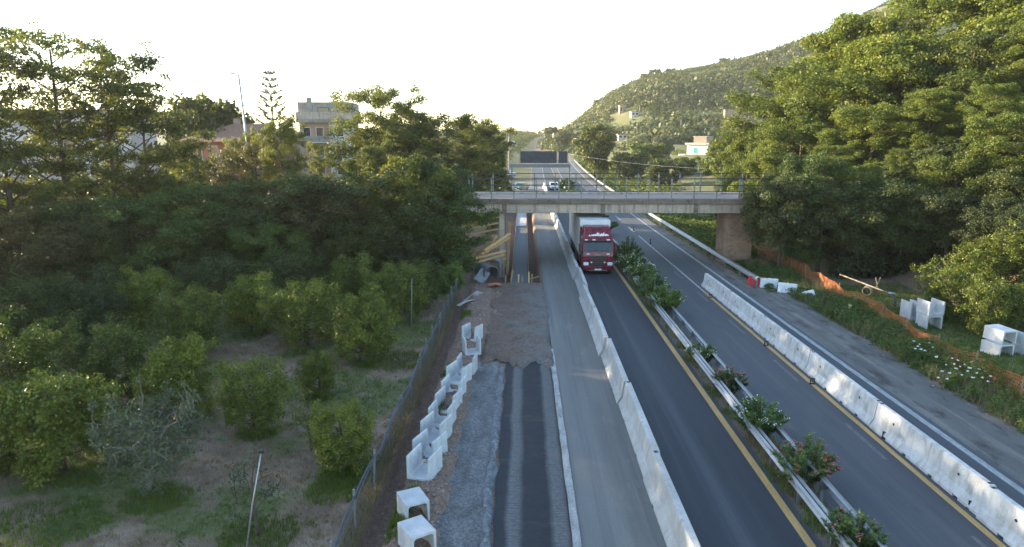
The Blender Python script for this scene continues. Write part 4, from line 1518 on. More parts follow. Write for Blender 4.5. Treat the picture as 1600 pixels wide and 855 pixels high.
# grille with slats
m = MB(); m.box(-0.62, 0.62, -0.022, 0.03, 0.66, 1.50); gr_ = m.build('grille', M['dark_plastic'], cab, 0.015)
m = MB()
for i in range(5):
    m.box(-0.60, 0.60, -0.045, -0.018, 0.74 + i * 0.155, 0.80 + i * 0.155)
m.build('grille_bar', M['maroon_dark'], gr_, 0.01)
m = MB()
for i in range(6):
    m.box(-0.30 + i * 0.105, -0.225 + i * 0.105, -0.012, 0.03, 1.555, 1.625)
m.build('badge', M['chrome'], cab)
for sx in (-1, 1):
    m = MB(); m.box(sx * 0.95 - 0.20, sx * 0.95 + 0.20, -0.03, 0.06, 0.72, 0.98); m.build('headlight', M['lamp_glass'], cab, 0.03)
    m = MB(); m.box(sx * 0.80 - 0.12, sx * 0.80 + 0.12, -0.02, 0.05, 1.60, 1.68); m.build('marker_lamp', M['lamp_glass'], cab, 0.015)
    m = MB(); m.lathe([(0.06, -0.06), (0.07, 0.0)], (sx * 0.52, 0, 0.98), 'Y', 12); m.build('spot_lamp', M['lamp_glass'], cab)
    m = MB(); m.box(sx * 0.55 - 0.07, sx * 0.55 + 0.07, 0.02, 0.12, 0.44, 0.56); m.build('fog_lamp', M['lamp_glass'], cab, 0.015)
    m = MB(); m.box(sx * 1.42 - 0.10, sx * 1.42 + 0.10, 0.28, 0.42, 1.75, 2.45); mi_ = m.build('mirror', M['maroon_dark'], cab, 0.04)
    m = MB(); m.bar((sx * 1.2, 0.35, 2.42), (sx * 1.42, 0.35, 2.40), 0.05); m.bar((sx * 1.2, 0.35, 1.82), (sx * 1.42, 0.35, 1.82), 0.05); m.build('mirror_arm', M['dark_plastic'], mi_)
    m = MB()
    vs = [(sx * 1.222, 0.42, 1.85), (sx * 1.222, 1.25, 1.85), (sx * 1.222, 1.25, 2.55), (sx * 1.222, 0.62, 2.55)]
    m.add(vs + [(x - sx * 0.03, y, z) for x, y, z in vs], [(0, 1, 2, 3), (7, 6, 5, 4), (0, 4, 5, 1), (1, 5, 6, 2), (2, 6, 7, 3), (3, 7, 4, 0)])
    m.build('side_window', M['screen'], cab)
    m = MB(); m.box(sx * 1.18 - 0.06, sx * 1.18 + 0.06, 2.26, 3.3, 0.9, 3.5); m.build('air_fairing', M['maroon'], cab, 0.03)
    m = MB(); m.box(sx * 1.1 - 0.12, sx * 1.1 + 0.12, 2.4, 4.2, 0.4, 0.95); m.build('side_skirt', M['maroon'], T, 0.03)
    m = MB(); m.box(sx * 1.2 - 0.04, sx * 1.2 + 0.04, 1.1, 1.7, 0.5, 0.62); m.build('step', M['dark_plastic'], cab)
m = MB()
m.prism([(-1.22, 0.02), (-1.08, -0.06), (1.08, -0.06), (1.22, 0.02), (1.22, 0.4), (-1.22, 0.4)], 0.32, 0.66, 'Z')
bp = m.build('bumper', M['maroon'], cab, 0.03)
m = MB(); m.box(-0.26, 0.26, -0.085, -0.062, 0.36, 0.47); m.build('number_plate', M['plate'], bp)
m = MB(); m.box(-0.75, 0.75, -0.075, -0.05, 0.30, 0.345); m.build('lower_lip', M['chrome'], bp)
m = MB()
for sx in (-0.45, 0.45):
    m.box(sx - 0.05, sx + 0.05, 1.6, 6.4, 0.7, 0.92)
m.build('chassis', M['dark_plastic'], T)
# trailer
m = MB(); m.box(-1.25, 1.25, 2.75, 16.0, 1.12, 3.98)
trl = m.build('trailer', M['trailer_white'], T, 0.03)
m = MB(); m.box(-1.22, 1.22, 2.80, 15.95, 3.982, 3.998); m.build('trailer_roof', M['trailer_roof'], trl)
m = MB()
for sx in (-1.255, 1.255):
    m.box(sx - 0.02, sx + 0.02, 2.76, 16.0, 1.10, 1.22)
    m.box(sx - 0.02, sx + 0.02, 2.74, 2.86, 1.10, 4.0)
    m.box(sx - 0.02, sx + 0.02, 2.76, 16.0, 3.90, 4.0)
m.build('edge_rail', M['steel'], trl)
m = MB()
for sx in (-1.19, 1.19):
    m.box(sx - 0.02, sx + 0.02, 5.5, 10.6, 0.55, 0.68)
    m.box(sx - 0.02, sx + 0.02, 5.5, 10.6, 0.86, 0.98)
m.build('side_guard', M['steel_post'], trl)
m = MB()
for yy in (5.6, 8.0, 10.4):
    m.box(-1.17, 1.17, yy, yy + 0.08, 0.5, 1.12)
m.build('crossmember', M['dark_plastic'], trl)
for sx in (-1, 1):
    add_wheel(T, sx * 1.03, 1.35)
    add_wheel(T, sx * 0.93, 5.0, 0.5, 0.6)
    for yy in (11.2, 12.5, 13.8):
        add_wheel(T, sx * 1.0, yy, 0.5, 0.4)

# ------------------------------------------------------------------ cars and vans


def car(px, py, rz, paint, label, kind='car', s=1.0, pos=None):
    x, y = pos if pos else G(px, py)
    # stand on the real surface: two refinements because the road rises
    for _ in range(6):
        if pos:
            break
        x, y = G(px, py, float(rise(y)))
    z = float(rise(y)) if pos is None else tz(x, y)
    t = empty('parked_car' if pos else ('van' if kind == 'van' else 'car'), (x, y, z + 0.006), rz, label, 'van' if kind == 'van' else 'car')
    m = MB()
    if kind == 'van':
        prof = [(0.0, 0.4), (0.0, 0.95), (0.55, 1.15), (1.15, 1.95), (1.4, 2.25), (5.2, 2.3), (5.3, 2.2), (5.3, 0.4)]
        w, g0, g1 = 0.97, (0.62, 1.22), (1.17, 1.90)
        L = 5.3
    else:
        prof = [(0.05, 0.30), (0.0, 0.62), (0.15, 0.82), (1.05, 0.96), (1.75, 1.42), (2.2, 1.50), (3.2, 1.46), (3.95, 1.02), (4.15, 0.95), (4.2, 0.35)]
        w, g0, g1 = 0.86, (1.10, 0.99), (1.72, 1.40)
        L = 4.2
    m.prism(prof, -w, w, 'X')
    b = m.build('body', paint, t, 0.07, seg=2)
    m = MB()
    (ya, za), (yb, zb) = g0, g1
    vs = [(-w * .86, ya, za + .02), (w * .86, ya, za + .02), (w * .78, yb, zb), (-w * .78, yb, zb)]
    vs = [(a, c - 0.03, d + 0.02) for a, c, d in vs]
    m.add(vs + [(a, c + 0.04, d - 0.03) for a, c, d in vs], [(0, 1, 2, 3), (7, 6, 5, 4), (0, 4, 5, 1), (1, 5, 6, 2), (2, 6, 7, 3), (3, 7, 4, 0)])
    m.build('windscreen', M['screen'], b)
    for sx in (-1, 1):
        m = MB()
        if kind == 'van':
            vs = [(sx * w, 0.95, 1.25), (sx * w, 2.0, 1.25), (sx * w, 2.0, 1.95), (sx * w, 1.35, 1.95)]
        else:
            vs = [(sx * w, 1.35, 1.0), (sx * w, 3.75, 1.0), (sx * w, 3.15, 1.36), (sx * w, 1.85, 1.36)]
        m.add([(a + sx * .006, c, d) for a, c, d in vs] + [(a - sx * .02, c, d) for a, c, d in vs], [(0, 1, 2, 3), (7, 6, 5, 4), (0, 4, 5, 1), (1, 5, 6, 2), (2, 6, 7, 3), (3, 7, 4, 0)])
        m.build('side_window', M['screen'], b)
        m = MB(); m.box(sx * w * .74 - .14, sx * w * .74 + .14, -0.02, 0.06, 0.62, 0.78); m.build('headlight', M['lamp_glass'], b, 0.02)
        add_wheel(t, sx * (w - 0.1), 0.8, 0.32, 0.2, 'c')
        add_wheel(t, sx * (w - 0.1), L - 0.85, 0.32, 0.2, 'c')
    m = MB(); m.box(-0.4, 0.4, -0.015, 0.05, 0.45, 0.6); m.build('grille', M['dark_plastic'], b)
    m = MB(); m.box(-0.24, 0.24, -0.03, -0.016, 0.40, 0.5) if kind == 'van' else m.box(-0.24, 0.24, -0.02, 0.03, 0.36, 0.44); m.build('number_plate', M['plate'], b)
    return t


M['car_white'] = m_plain('car_white', (0.72, 0.72, 0.72), 0.3, 0, 0.05, 0.6)
M['car_green'] = m_plain('car_green', (0.015, 0.085, 0.07), 0.35, 0, 0.1, 0.6)
M['car_grey'] = m_plain('car_grey', (0.25, 0.26, 0.27), 0.35, 0.2, 0.1, 0.6)
M['car_dark'] = m_plain('car_dark', (0.03, 0.032, 0.038), 0.3, 0.2, 0.1, 0.6)
car(866, 297, 0, M['car_white'], 'white car driving toward the bridge on the truck carriageway')
car(829, 235.5, 0, M['car_white'], 'small white car far away above the dark sign panel')
car(823, 229, 0, M['car_white'], 'white van far away behind the small white car', 'van')
# parked on the work site beyond the bridge, left
x, y = G(790, 301)
car(0, 0, R_(12), M['car_white'], 'white van parked on the work site left of the motorway', 'van', pos=(x, y))
x, y = G(806, 297.5)
car(0, 0, R_(-30), M['car_green'], 'dark green car parked beside the white van on the site', pos=(x, y))
x, y = G(802, 283)
car(0, 0, R_(40), M['car_grey'], 'grey car parked behind the green car at the site', pos=(x, y))
x, y = G(806, 277)
car(0, 0, R_(70), M['car_white'], 'white car parked crosswise at the back of the work site', pos=(x, y))
# on the left approach, seen between the trees
p = P(105, 322, 64)
car(0, 0, R_(-90), M['car_dark'], 'dark car on the raised left road seen between tall trees', pos=(p[0], 61.5))

# ------------------------------------------------------------------ buildings
M['plaster_white'] = m_noise('plaster_white', [(0.3, (0.42, 0.40, 0.38)), (0.7, (0.52, 0.50, 0.48))], (0.4, 0.4, 0.3), 1.5, fine=8, fine_amt=0.06, bump=0.1, rough=0.9,
                             second=[((1, 1, 0.25), 1.2, (0.42, 0.39, 0.35), 0.58, 0.75)])
M['plaster_ochre'] = m_noise('plaster_ochre', [(0.3, (0.30, 0.19, 0.13)), (0.7, (0.38, 0.26, 0.185))], (0.4, 0.4, 0.3), 1.5, fine=8, fine_amt=0.08, bump=0.1, rough=0.9)
M['plaster_red'] = m_noise('plaster_red', [(0.3, (0.42, 0.155, 0.09)), (0.7, (0.52, 0.20, 0.12))], (0.4, 0.4, 0.3), 1.5, fine=8, fine_amt=0.08, bump=0.1, rough=0.9)
M['plaster_grey'] = m_noise('plaster_grey', [(0.3, (0.19, 0.165, 0.145)), (0.7, (0.33, 0.30, 0.275))], (0.5, 0.5, 0.5), 1.5, fine=8, fine_amt=0.15, bump=0.2, rough=0.9,
                            second=[((1, 1, 0.3), 1.5, (0.17, 0.15, 0.13), 0.55, 0.7)])
M['roof_tile'] = m_noise('roof_tile', [(0.3, (0.16, 0.088, 0.058)), (0.7, (0.25, 0.145, 0.095))], (2, 2, 2), 2.0, fine=10, fine_amt=0.25, bump=0.5, rough=0.9)
M['roof_flat'] = m_noise('roof_membrane', [(0.3, (0.26, 0.25, 0.24)), (0.7, (0.36, 0.35, 0.34))], (0.5, 0.5, 1), 2.0, fine=10, fine_amt=0.15, bump=0.2, rough=0.9)
M['shutter_teal'] = m_plain('shutter_turquoise', (0.05, 0.38, 0.36), 0.5, 0, 0.1)
M['shutter_brown'] = m_plain('shutter_brown', (0.12, 0.07, 0.045), 0.6, 0, 0.2)
M['shutter_grey'] = m_plain('shutter_grey', (0.30, 0.31, 0.32), 0.6, 0, 0.15)


def window(parent, x, y, z, w, h, nx=0, ny=-1, frame='white_plastic', shutter=None):
    """a window on a wall facing (nx, ny): dark pane in a proud frame, sill, optional closed shutters"""
    a = math.atan2(nx, -ny)
    Mx = Matrix.Translation((x, y, z)) @ Matrix.Rotation(a, 4, 'Z')
    m = MB()
    for q in ((-w / 2 - .06, -w / 2, -.05, .05, -.06, h + .06), (w / 2, w / 2 + .06, -.05, .05, -.06, h + .06), (-w / 2, w / 2, -.05, .05, h, h + .06), (-w / 2, w / 2, -.05, .05, -.06, 0)):
        m.box(*q, Mx)
    f = m.build('window', M[frame], parent)
    m = MB(); m.box(-w / 2, w / 2, -0.02, 0.03, 0, h, Mx); m.build('pane', M['glass'], f)
    m = MB(); m.box(-w / 2 - .12, w / 2 + .12, -.14, .04, -.12, -.062, Mx); m.build('sill', M['plaster_white'], f)
    if shutter:
        m = MB()
        for i in range(int(h / 0.09)):
            m.box(-w / 2 + .02, -.01, -.055, -.025, i * .09, i * .09 + .075, Mx)
            m.box(.01, w / 2 - .02, -.055, -.025, i * .09, i * .09 + .075, Mx)
        m.build('shutter', M[shutter], f)
    return f


def rot_pt(cx, cy, a, u, v):
    return cx + u * math.cos(a) - v * math.sin(a), cy + u * math.sin(a) + v * math.cos(a)


def block(parent, name, mat, x0, x1, y0, y1, z0, z1, bev=0.02):
    m = MB(); m.box(x0, x1, y0, y1, z0, z1)
    return m.build(name, mat, parent, bev)


# small house with turquoise shutters in the right field
hx, hy, _ = P(1096, 245, 222)
hz = P(1096, 243.5, 222)[2] - 0.6
t = empty('small_house', (hx, hy, hz), R_(-38), 'small pale flat-roofed house with turquoise shutters in the green field', 'house')
block(t, 'wall', M['plaster_white'], -3.6, 3.6, -3.6, 3.6, 0, 4.2)
block(t, 'roof_slab', M['plaster_white'], -4.1, 4.1, -4.1, 4.1, 4.202, 4.75)
rt = block(t, 'roof_room', M['plaster_ochre'], -2.0, 2.4, -2.2, 2.6, 4.752, 6.7)
block(rt, 'roof_room_top', M['plaster_white'], -2.2, 2.6, -2.4, 2.8, 6.702, 6.85)
for (x, y, nx, ny) in ((-0.6, -3.6, 0, -1), (-3.6, 1.4, -1, 0), (3.6, -1.6, 1, 0), (3.6, 1.6, 1, 0)):
    window(t, x, y, 1.5, 1.25, 1.6, nx, ny, 'white_plastic', 'shutter_teal')
m = MB(); m.box(-6.2, -3.7, -4.4, -4.1, -0.2, 1.2); m.build('garden_wall', M['plaster_white'], t)

# tall apartment block left, weathered top floor
ax, ay, _ = P(503, 215, 112)
az = tz(ax, ay)
A = empty('apartment_block', (ax, ay, az), R_(4), 'weathered apartment block with grey attic storey behind the left trees', 'building')
top = P(500, 160, 112)[2] - az
block(A, 'wall', M['plaster_ochre'], -3.6, 4.6, 0, 9, 0, top - 3.3)
block(A, 'bay', M['plaster_white'], 1.3, 4.75, -0.35, 3, 0, top - 3.32)
block(A, 'attic', M['plaster_grey'], -3.7, 4.8, 0.2, 9, top - 2.75, top)
block(A, 'attic_slab', M['plaster_grey'], -3.9, 5.0, -0.7, 9.2, top - 3.30, top - 2.76)
block(A, 'parapet', M['bridge_conc'], -3.9, 5.0, -0.6, -0.45, top - 2.755, top - 1.6)
for i in range(4):
    zb = top - 3.3 - 3.1 * (i + 1)
    if zb < 0.2:
        break
    block(A, 'balcony_slab', M['plaster_white'], -3.6, 1.25, -1.3, -0.02, zb - 0.18, zb)
    block(A, 'balcony_parapet', M['plaster_grey'], -3.6, 1.25, -1.3, -1.2, zb + 0.003, zb + 0.95)
    window(A, -2.4, 0, zb + 0.2, 1.1, 2.1, 0, -1, 'white_plastic', 'shutter_brown' if i % 2 else None)
    window(A, -0.3, 0, zb + 0.2, 1.1, 2.1, 0, -1, 'white_plastic', 'shutter_brown')
    window(A, 3.0, -0.35, zb + 0.9, 1.2, 1.3, 0, -1, 'white_plastic', 'shutter_grey' if i % 2 else None)
window(A, 0.4, 0.2, top - 2.2, 1.8, 1.3, 0, -1, 'rail_dark')
block(A, 'chimney', M['plaster_grey'], -2.9, -2.2, 3, 3.7, top + 0.002, top + 0.9)

# red and ochre house with a tiled hip roof
ex, ey, _ = P(335, 280, 84)
ez = tz(ex, ey)
E = empty('red_house', (ex, ey, ez), R_(-12), 'red plastered house under a low tiled roof behind the left trees', 'house')
et = P(350, 193, 84)[2] - ez
block(E, 'wall', M['plaster_red'], -3.6, 3.8, 0, 9, 0, et - 2.2)
block(E, 'corner_strip', M['plaster_ochre'], -3.75, -3.2, -0.1, 1, 0, et - 2.25)
m = MB()
e0, e1 = et - 2.2, et
m.add([(-4.6, -1, e0), (8.5, -1, e0), (8.5, 10, e0), (-4.6, 10, e0), (0.2, 4.4, e1), (4.5, 4.4, e1)],
      [(0, 1, 5, 4), (1, 2, 5), (2, 3, 4, 5), (3, 0, 4), (3, 2, 1, 0)])
rf2 = m.build('roof', M['roof_tile'], E)
block(rf2, 'chimney', M['brick'], -0.2, 0.5, 5, 5.6, et - 0.6, et + 0.7)
block(E, 'side_wing', M['plaster_ochre'], 3.85, 8.0, 0.5, 9, 0, et - 2.21)
for i in range(2):
    zb = 3.4 + i * 3.3
    if zb > et - 5:
        pass
    block(E, 'balcony_slab', M['plaster_white'], -3.0, 3.6, -1.4, -0.02, zb - 0.2, zb)
    m = MB()
    for q in np.arange(-3.0, 3.61, 0.22):
        m.box(q - .02, q + .02, -1.38, -1.34, zb, zb + 0.95)
    m.box(-3.0, 3.6, -1.4, -1.32, zb + 0.95, zb + 1.0)
    m.build('balcony_railing', M['rail_paint'], E)
    for wx in (-2.0, 0.3, 2.6):
        window(E, wx, 0, zb + 0.15, 1.1, 2.1, 0, -1, 'white_plastic', 'shutter_brown' if wx < 0 else None)
for wx in (-2.0, 0.3, 2.6):
    window(E, wx, 0, 0.9, 1.1, 1.5, 0, -1, 'white_plastic')
m = MB()
for q in (-2.9, -1.2, 0.6):
    m.box(q - .13, q + .13, -1.35, -1.1, 0, et - 2.21)
m.build('pillar', M['plaster_ochre'], E)

# long pale building at the left edge
wx_, wy_, _ = P(85, 250, 92)
wz = tz(wx_, wy_)
Wb = empty('white_building', (wx_, wy_, wz), R_(10), 'long white building half hidden by the tall trees at the left edge', 'building')
wt = P(85, 172, 92)[2] - wz
block(Wb, 'wall', M['plaster_white'], -14, 10, 0, 10, 0, wt - 0.6)
block(Wb, 'cornice', M['plaster_grey'], -14.3, 10.3, -0.35, 10.3, wt - 0.598, wt)
for i in range(4):
    for j in range(8):
        window(Wb, -12.4 + j * 2.9, 0, 1.0 + i * 3.1, 1.2, 1.5, 0, -1, 'shutter_grey', 'shutter_grey' if (i + j) % 3 == 0 else None)
block(Wb, 'balcony_slab', M['plaster_grey'], -14, 10, -1.2, -0.02, 3.8, 3.98)
# low walls seen between the trunks
for (px, py, z, w, h, lab) in ((340, 328, 70, 2.4, 1.6, 'pale wall bit with a yellow shrub before it between the dark left trees'), (520, 316, 66, 6.5, 1.0, 'long low pale parapet of the left road between the dark trees'),
                               (110, 336, 66, 3.5, 1.7, 'pale garden wall between the trunks at the left edge')):
    x, y, zz = P(px, py, z)
    m = MB(); m.box(-w / 2, w / 2, -.12, .12, -0.5, h); m.box(-w / 2 - .06, w / 2 + .06, -.17, .17, h + .002, h + .09)
    o = m.build('low_wall', M['plaster_white'])
    o.location = (x, y, max(zz - h, tz(x, y)))
    tag(o, lab, 'wall')

# hillside houses and walls
HILL_SPOTS = []
for (px, py, w, d, h, mat, lab) in ((1147, 182, 15, 8, 4.5, 'plaster_ochre', 'low ochre building on the hillside with a flat roof'), (1164, 175, 12, 6, 6, 'plaster_white', 'pale farm building on the hillside beside the wood edge'),
                                    (991, 182, 6, 4, 2.6, 'plaster_white', 'tiny white hut in the middle of the hillside'), (972, 176, 5, 4, 5, 'plaster_ochre', 'narrow pale tower-like hut on the lower left hillside'),
                                    (972, 218, 7, 5, 3.0, 'plaster_white', 'tiny white shed at the foot of the hill'), (904, 225, 5, 5, 3.4, 'plaster_white', 'tiny white shed beside the big field tree')):
    d0 = 300 if py < 200 else 250
    # walk along the ray until the hill is met
    for k in range(2000):
        z = 200 + k * 0.2
        x, y, zz = P(px, py, z)
        if zz <= tz(x, y):
            break
    HILL_SPOTS.append((x, y))
    t = empty('hill_house', (x, y, tz(x, y) - 0.8), R_(random.uniform(-25, 25)), lab, 'house')
    s = z / 520
    h *= 0.8
    wl = block(t, 'wall', M[mat], -w * s / 2, w * s / 2, -d * s / 2, d * s / 2, 0, h * s + 1.5, 0)
    block(t, 'roof_slab', M['plaster_grey'], -w * s / 2 - .3, w * s / 2 + .3, -d * s / 2 - .3, d * s / 2 + .3, h * s + 1.502, h * s + 1.8, 0)
    for q in (-.28, .22):
        m = MB(); m.box(w * s * q - .6, w * s * q + .6, -d * s / 2 - .05, -d * s / 2 + .1, 1.6, 1.4 + h * s * .75); m.build('window', M['glass'], t)
for i, (px, py, hp) in enumerate([(1063, 214, 20), (1054, 165, 12), (1157, 165, 14), (999, 180, 9), (1144, 163, 9)]):
    for k in range(2000):
        z = 180 + k * 0.2
        x, y, zz = P(px, py, z)
        if zz <= tz(x, y):
            break
    pole('utility_pole', (x, y, tz(x, y)), hp * z / FPX + 2.0, 0.16, ['pale utility pole at the foot of the hill above the small house', 'pale utility pole high on the middle of the hillside', 'utility pole right of the pale hillside farm building',
         'short utility pole left of the tiny hillside hut', 'utility pole left of the low ochre hillside building'][i], 'utility pole', (0, 0), 'cross', 'bridge_conc', 'utility poles on the hill')
# ------------------------------------------------------------------ trees


def unit(v):
    return v / (np.linalg.norm(v, axis=-1, keepdims=True) + 1e-9)


def gen_tree(seed, H=10.0, R=4.0, base=0.25, n_limb=16, per=5, leaf_n=120, leaf=0.36, flat=0.45, clump=0.85, up=0.35, airy=0.0, ratio=0.5, trunk_r=0.22, lean=0.0, shape='round', twig=True, drop=0.0):
    """returns (trunk mesh builder, leaf arrays): tapered trunk, curved limbs, leaf sprays round the limb ends"""
    r = np.random.default_rng(seed)
    tb = MB()
    cl = []
    n = 9
    wob = r.normal(0, 0.12, (n, 2)).cumsum(0) * 0.5
    tp = [np.array([wob[i, 0] * i / n + lean * i / n, wob[i, 1] * i / n, H * 0.92 * i / (n - 1)]) for i in range(n)]
    tb.tube([tuple(p) for p in tp], [trunk_r * (1 - 0.85 * i / (n - 1)) + 0.02 for i in range(n)], 7)

    def along(t):
        f = t * (n - 1)
        i = min(int(f), n - 2)
        return tp[i] * (1 - (f - i)) + tp[i + 1] * (f - i)
    ang = r.uniform(0, 6.28)
    for k in range(n_limb):
        t = base + (0.97 - base) * (k + r.uniform(0, 0.8)) / n_limb
        ang += 2.4 + r.normal(0, 0.35)
        if shape == 'round':
            e = math.sqrt(max(0.05, 1 - ((t - 0.52) / 0.52) ** 2)) if t > 0.52 else 0.72 + 0.28 * (t - base) / max(0.52 - base, .05)
        elif shape == 'cone':
            e = 1.05 - 0.95 * t
        else:  # spreading
            e = 0.55 + 0.6 * math.sin(min(1, t * 1.05) * PI * 0.62)
            e *= (1 if t < 0.85 else (1.0 - (t - 0.85) / 0.25))
        Lr = R * e * r.uniform(0.72, 1.18)
        p0 = along(t)
        d = np.array([math.cos(ang), math.sin(ang), 0])
        rise_ = up * Lr * r.uniform(0.5, 1.3) - drop * Lr
        pts = []
        for j in range(5):
            s = j / 4
            pts.append(p0 + d * Lr * s + np.array([0, 0, rise_ * s * (1.15 - 0.3 * s)]) + r.normal(0, 0.10, 3) * s * Lr * 0.25)
        rr = trunk_r * 0.42 * (1 - 0.6 * t)
        tb.tube([tuple(p) for p in pts], [max(0.015, rr * (1 - 0.85 * j / 4)) for j in range(5)], 5, cap=False)
        for q in range(per):
            s = r.uniform(0.42, 1.05)
            f = min(s, 0.999) * 4
            i = int(f)
            p = pts[i] * (1 - (f - i)) + pts[i + 1] * (f - i)
            side = np.array([-d[1], d[0], 0]) * r.normal(0, 0.30) * Lr * (0.6 if s > .9 else 1) + np.array([0, 0, r.normal(0.12, 0.35)])
            c = p + side
            if twig:
                tb.tube([tuple(p), tuple((p + c) / 2 + r.normal(0, .05, 3)), tuple(c)], [0.022, 0.016, 0.008], 4, cap=False)
            cl.append((c, clump * r.uniform(0.65, 1.25) * (0.7 + 0.3 * R / 4), t))
    top = along(1.0)
    for q in range(max(2, per // 2)):
        cl.append((top + r.normal(0, 0.35, 3) * np.array([1, 1, 0.8]) + np.array([0, 0, 0.25]), clump * r.uniform(0.5, 0.9), 1.0))
    C, N, Tn, Ls = [], [], [], []
    for (c, rad, t) in cl:
        m = int(leaf_n * r.uniform(0.6, 1.3) * (rad / clump) ** 1.5 * (1 - airy * r.uniform(0, 1)))
        u = unit(r.normal(size=(m, 3))) * (r.uniform(0, 1, (m, 1)) ** 0.45)
        tilt = r.normal(0, 0.18, 2)
        o = u * np.array([rad, rad, rad * flat])
        o[:, 2] += o[:, 0] * tilt[0] + o[:, 1] * tilt[1] - 0.10 * (o[:, 0] ** 2 + o[:, 1] ** 2) / rad
        C.append(c + o)
        N.append(unit(np.stack([u[:, 0] * 0.7 + r.normal(0, 0.5, m), u[:, 1] * 0.7 + r.normal(0, 0.5, m), 0.45 + r.normal(0, 0.45, m)], 1)))
        Tn.append(np.clip(r.normal(0.45, 0.15) + r.normal(0, 0.18, m), 0, 1))
        Ls.append(leaf * r.uniform(0.65, 1.3, m))
    C, N, Tn, Ls = np.concatenate(C), np.concatenate(N), np.concatenate(Tn), np.concatenate(Ls)
    lf = leaves(C, N, Ls, ratio, Tn, 'crown', r)
    return tb, lf


LIB = {}


def lib_tree(key, bark, leafmat, trunk_name='trunk', crown_name='crown', **kw):
    tb, lf = gen_tree(**kw)
    tm = bpy.data.meshes.new('trunk')
    tm.from_pydata(tb.v, [], tb.f)
    tm.update()
    tm.polygons.foreach_set('use_smooth', [True] * len(tm.polygons))
    tm.materials.append(M[bark])
    lf.materials.append(M[leafmat])
    LIB[key] = (tm, lf, kw.get('H', 10.0), kw.get('R', 4.0))


def plant(key, x, y, h, w, label, cat='tree', group=None, name='tree', rz=None, z=None, leafmat=None, sink=0.1):
    """a tree thing: Empty > trunk, crown; h = wanted height, w = width factor"""
    tm, lf, H, R = LIB[key]
    zz = (tz(x, y) if z is None else z) - sink
    t = empty(name, (x, y, zz), random.uniform(0, 6.28) if rz is None else rz, label, cat, group)
    s = h / H
    t.scale = (s * w, s * w, s)
    link('trunk', tm, t)
    c = link('crown', lf, t)
    if leafmat:
        c.material_slots[0].link = 'OBJECT'
        c.material_slots[0].material = M[leafmat]
    return t


lib_tree('rob1', 'bark', 'leaf_robinia', seed=1, H=14, R=4.4, base=0.14, n_limb=24, per=8, leaf_n=209, leaf=0.22, flat=0.5, clump=0.85, up=0.55, airy=0.4, shape='round', trunk_r=0.24)
lib_tree('rob2', 'bark', 'leaf_robinia', seed=2, H=14, R=4.4, base=0.12, n_limb=24, per=8, leaf_n=220, leaf=0.22, flat=0.5, clump=0.85, up=0.5, airy=0.35, shape='spread', trunk_r=0.24)
lib_tree('airy1', 'bark', 'leaf_robinia', seed=3, H=16, R=5.0, base=0.22, n_limb=24, per=8, leaf_n=154, leaf=0.22, flat=0.42, clump=0.80, up=0.6, airy=0.55, shape='spread', trunk_r=0.27)
lib_tree('airy2', 'bark', 'leaf_robinia', seed=4, H=16, R=4.6, base=0.20, n_limb=24, per=8, leaf_n=154, leaf=0.22, flat=0.42, clump=0.80, up=0.65, airy=0.55, shape='round', trunk_r=0.25)
lib_tree('wood1', 'bark', 'leaf_right', seed=5, H=13, R=4.8, base=0.10, n_limb=28, per=9, leaf_n=253, leaf=0.23, flat=0.55, clump=0.95, up=0.42, airy=0.3, shape='round', trunk_r=0.26)
lib_tree('wood2', 'bark', 'leaf_right', seed=6, H=13, R=4.6, base=0.08, n_limb=28, per=9, leaf_n=253, leaf=0.23, flat=0.50, clump=0.95, up=0.38, airy=0.3, shape='spread', trunk_r=0.26)
lib_tree('wood3', 'bark', 'leaf_right', seed=7, H=13, R=4.4, base=0.08, n_limb=26, per=9, leaf_n=242, leaf=0.23, flat=0.55, clump=0.95, up=0.5, airy=0.3, shape='round', trunk_r=0.24)
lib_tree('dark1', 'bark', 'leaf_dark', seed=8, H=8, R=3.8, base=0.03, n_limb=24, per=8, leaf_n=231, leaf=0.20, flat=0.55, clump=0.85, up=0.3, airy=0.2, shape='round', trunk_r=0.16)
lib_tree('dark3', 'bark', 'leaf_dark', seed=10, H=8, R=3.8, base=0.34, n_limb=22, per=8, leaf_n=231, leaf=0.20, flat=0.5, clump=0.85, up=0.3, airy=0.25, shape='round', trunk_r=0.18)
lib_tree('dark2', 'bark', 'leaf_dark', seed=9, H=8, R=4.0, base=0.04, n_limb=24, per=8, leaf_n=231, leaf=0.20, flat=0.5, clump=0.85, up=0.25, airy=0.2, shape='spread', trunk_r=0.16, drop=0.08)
for i, sd in enumerate((21, 22, 23, 24)):
    lib_tree('citrus%d' % (i + 1), 'bark', 'leaf_citrus', seed=sd, H=2.9, R=1.55, base=0.13, n_limb=26, per=9, leaf_n=(125, 118, 130, 105)[i], leaf=0.115, flat=0.75, clump=0.40, up=0.35, airy=0.25, shape='spread' if i % 2 else 'round', trunk_r=0.10, ratio=0.5, twig=False, drop=0.12)
lib_tree('sparse', 'bark_grey', 'leaf_olive', seed=30, H=2.6, R=1.6, base=0.25, n_limb=22, per=7, leaf_n=85, leaf=0.12, flat=0.7, clump=0.38, up=0.45, airy=0.3, shape='spread', trunk_r=0.10, ratio=0.5, lean=-0.6)
lib_tree('sapling', 'bark', 'leaf_olive', seed=31, H=1.8, R=0.9, base=0.3, n_limb=8, per=3, leaf_n=38, leaf=0.12, flat=0.6, clump=0.3, up=0.7, airy=0.6, shape='round', trunk_r=0.05, ratio=0.45)
lib_tree('field1', 'bark', 'leaf_orchard', seed=32, H=9, R=5.0, base=0.18, n_limb=20, per=6, leaf_n=80, leaf=0.6, flat=0.5, clump=1.3, up=0.3, shape='round', trunk_r=0.3)
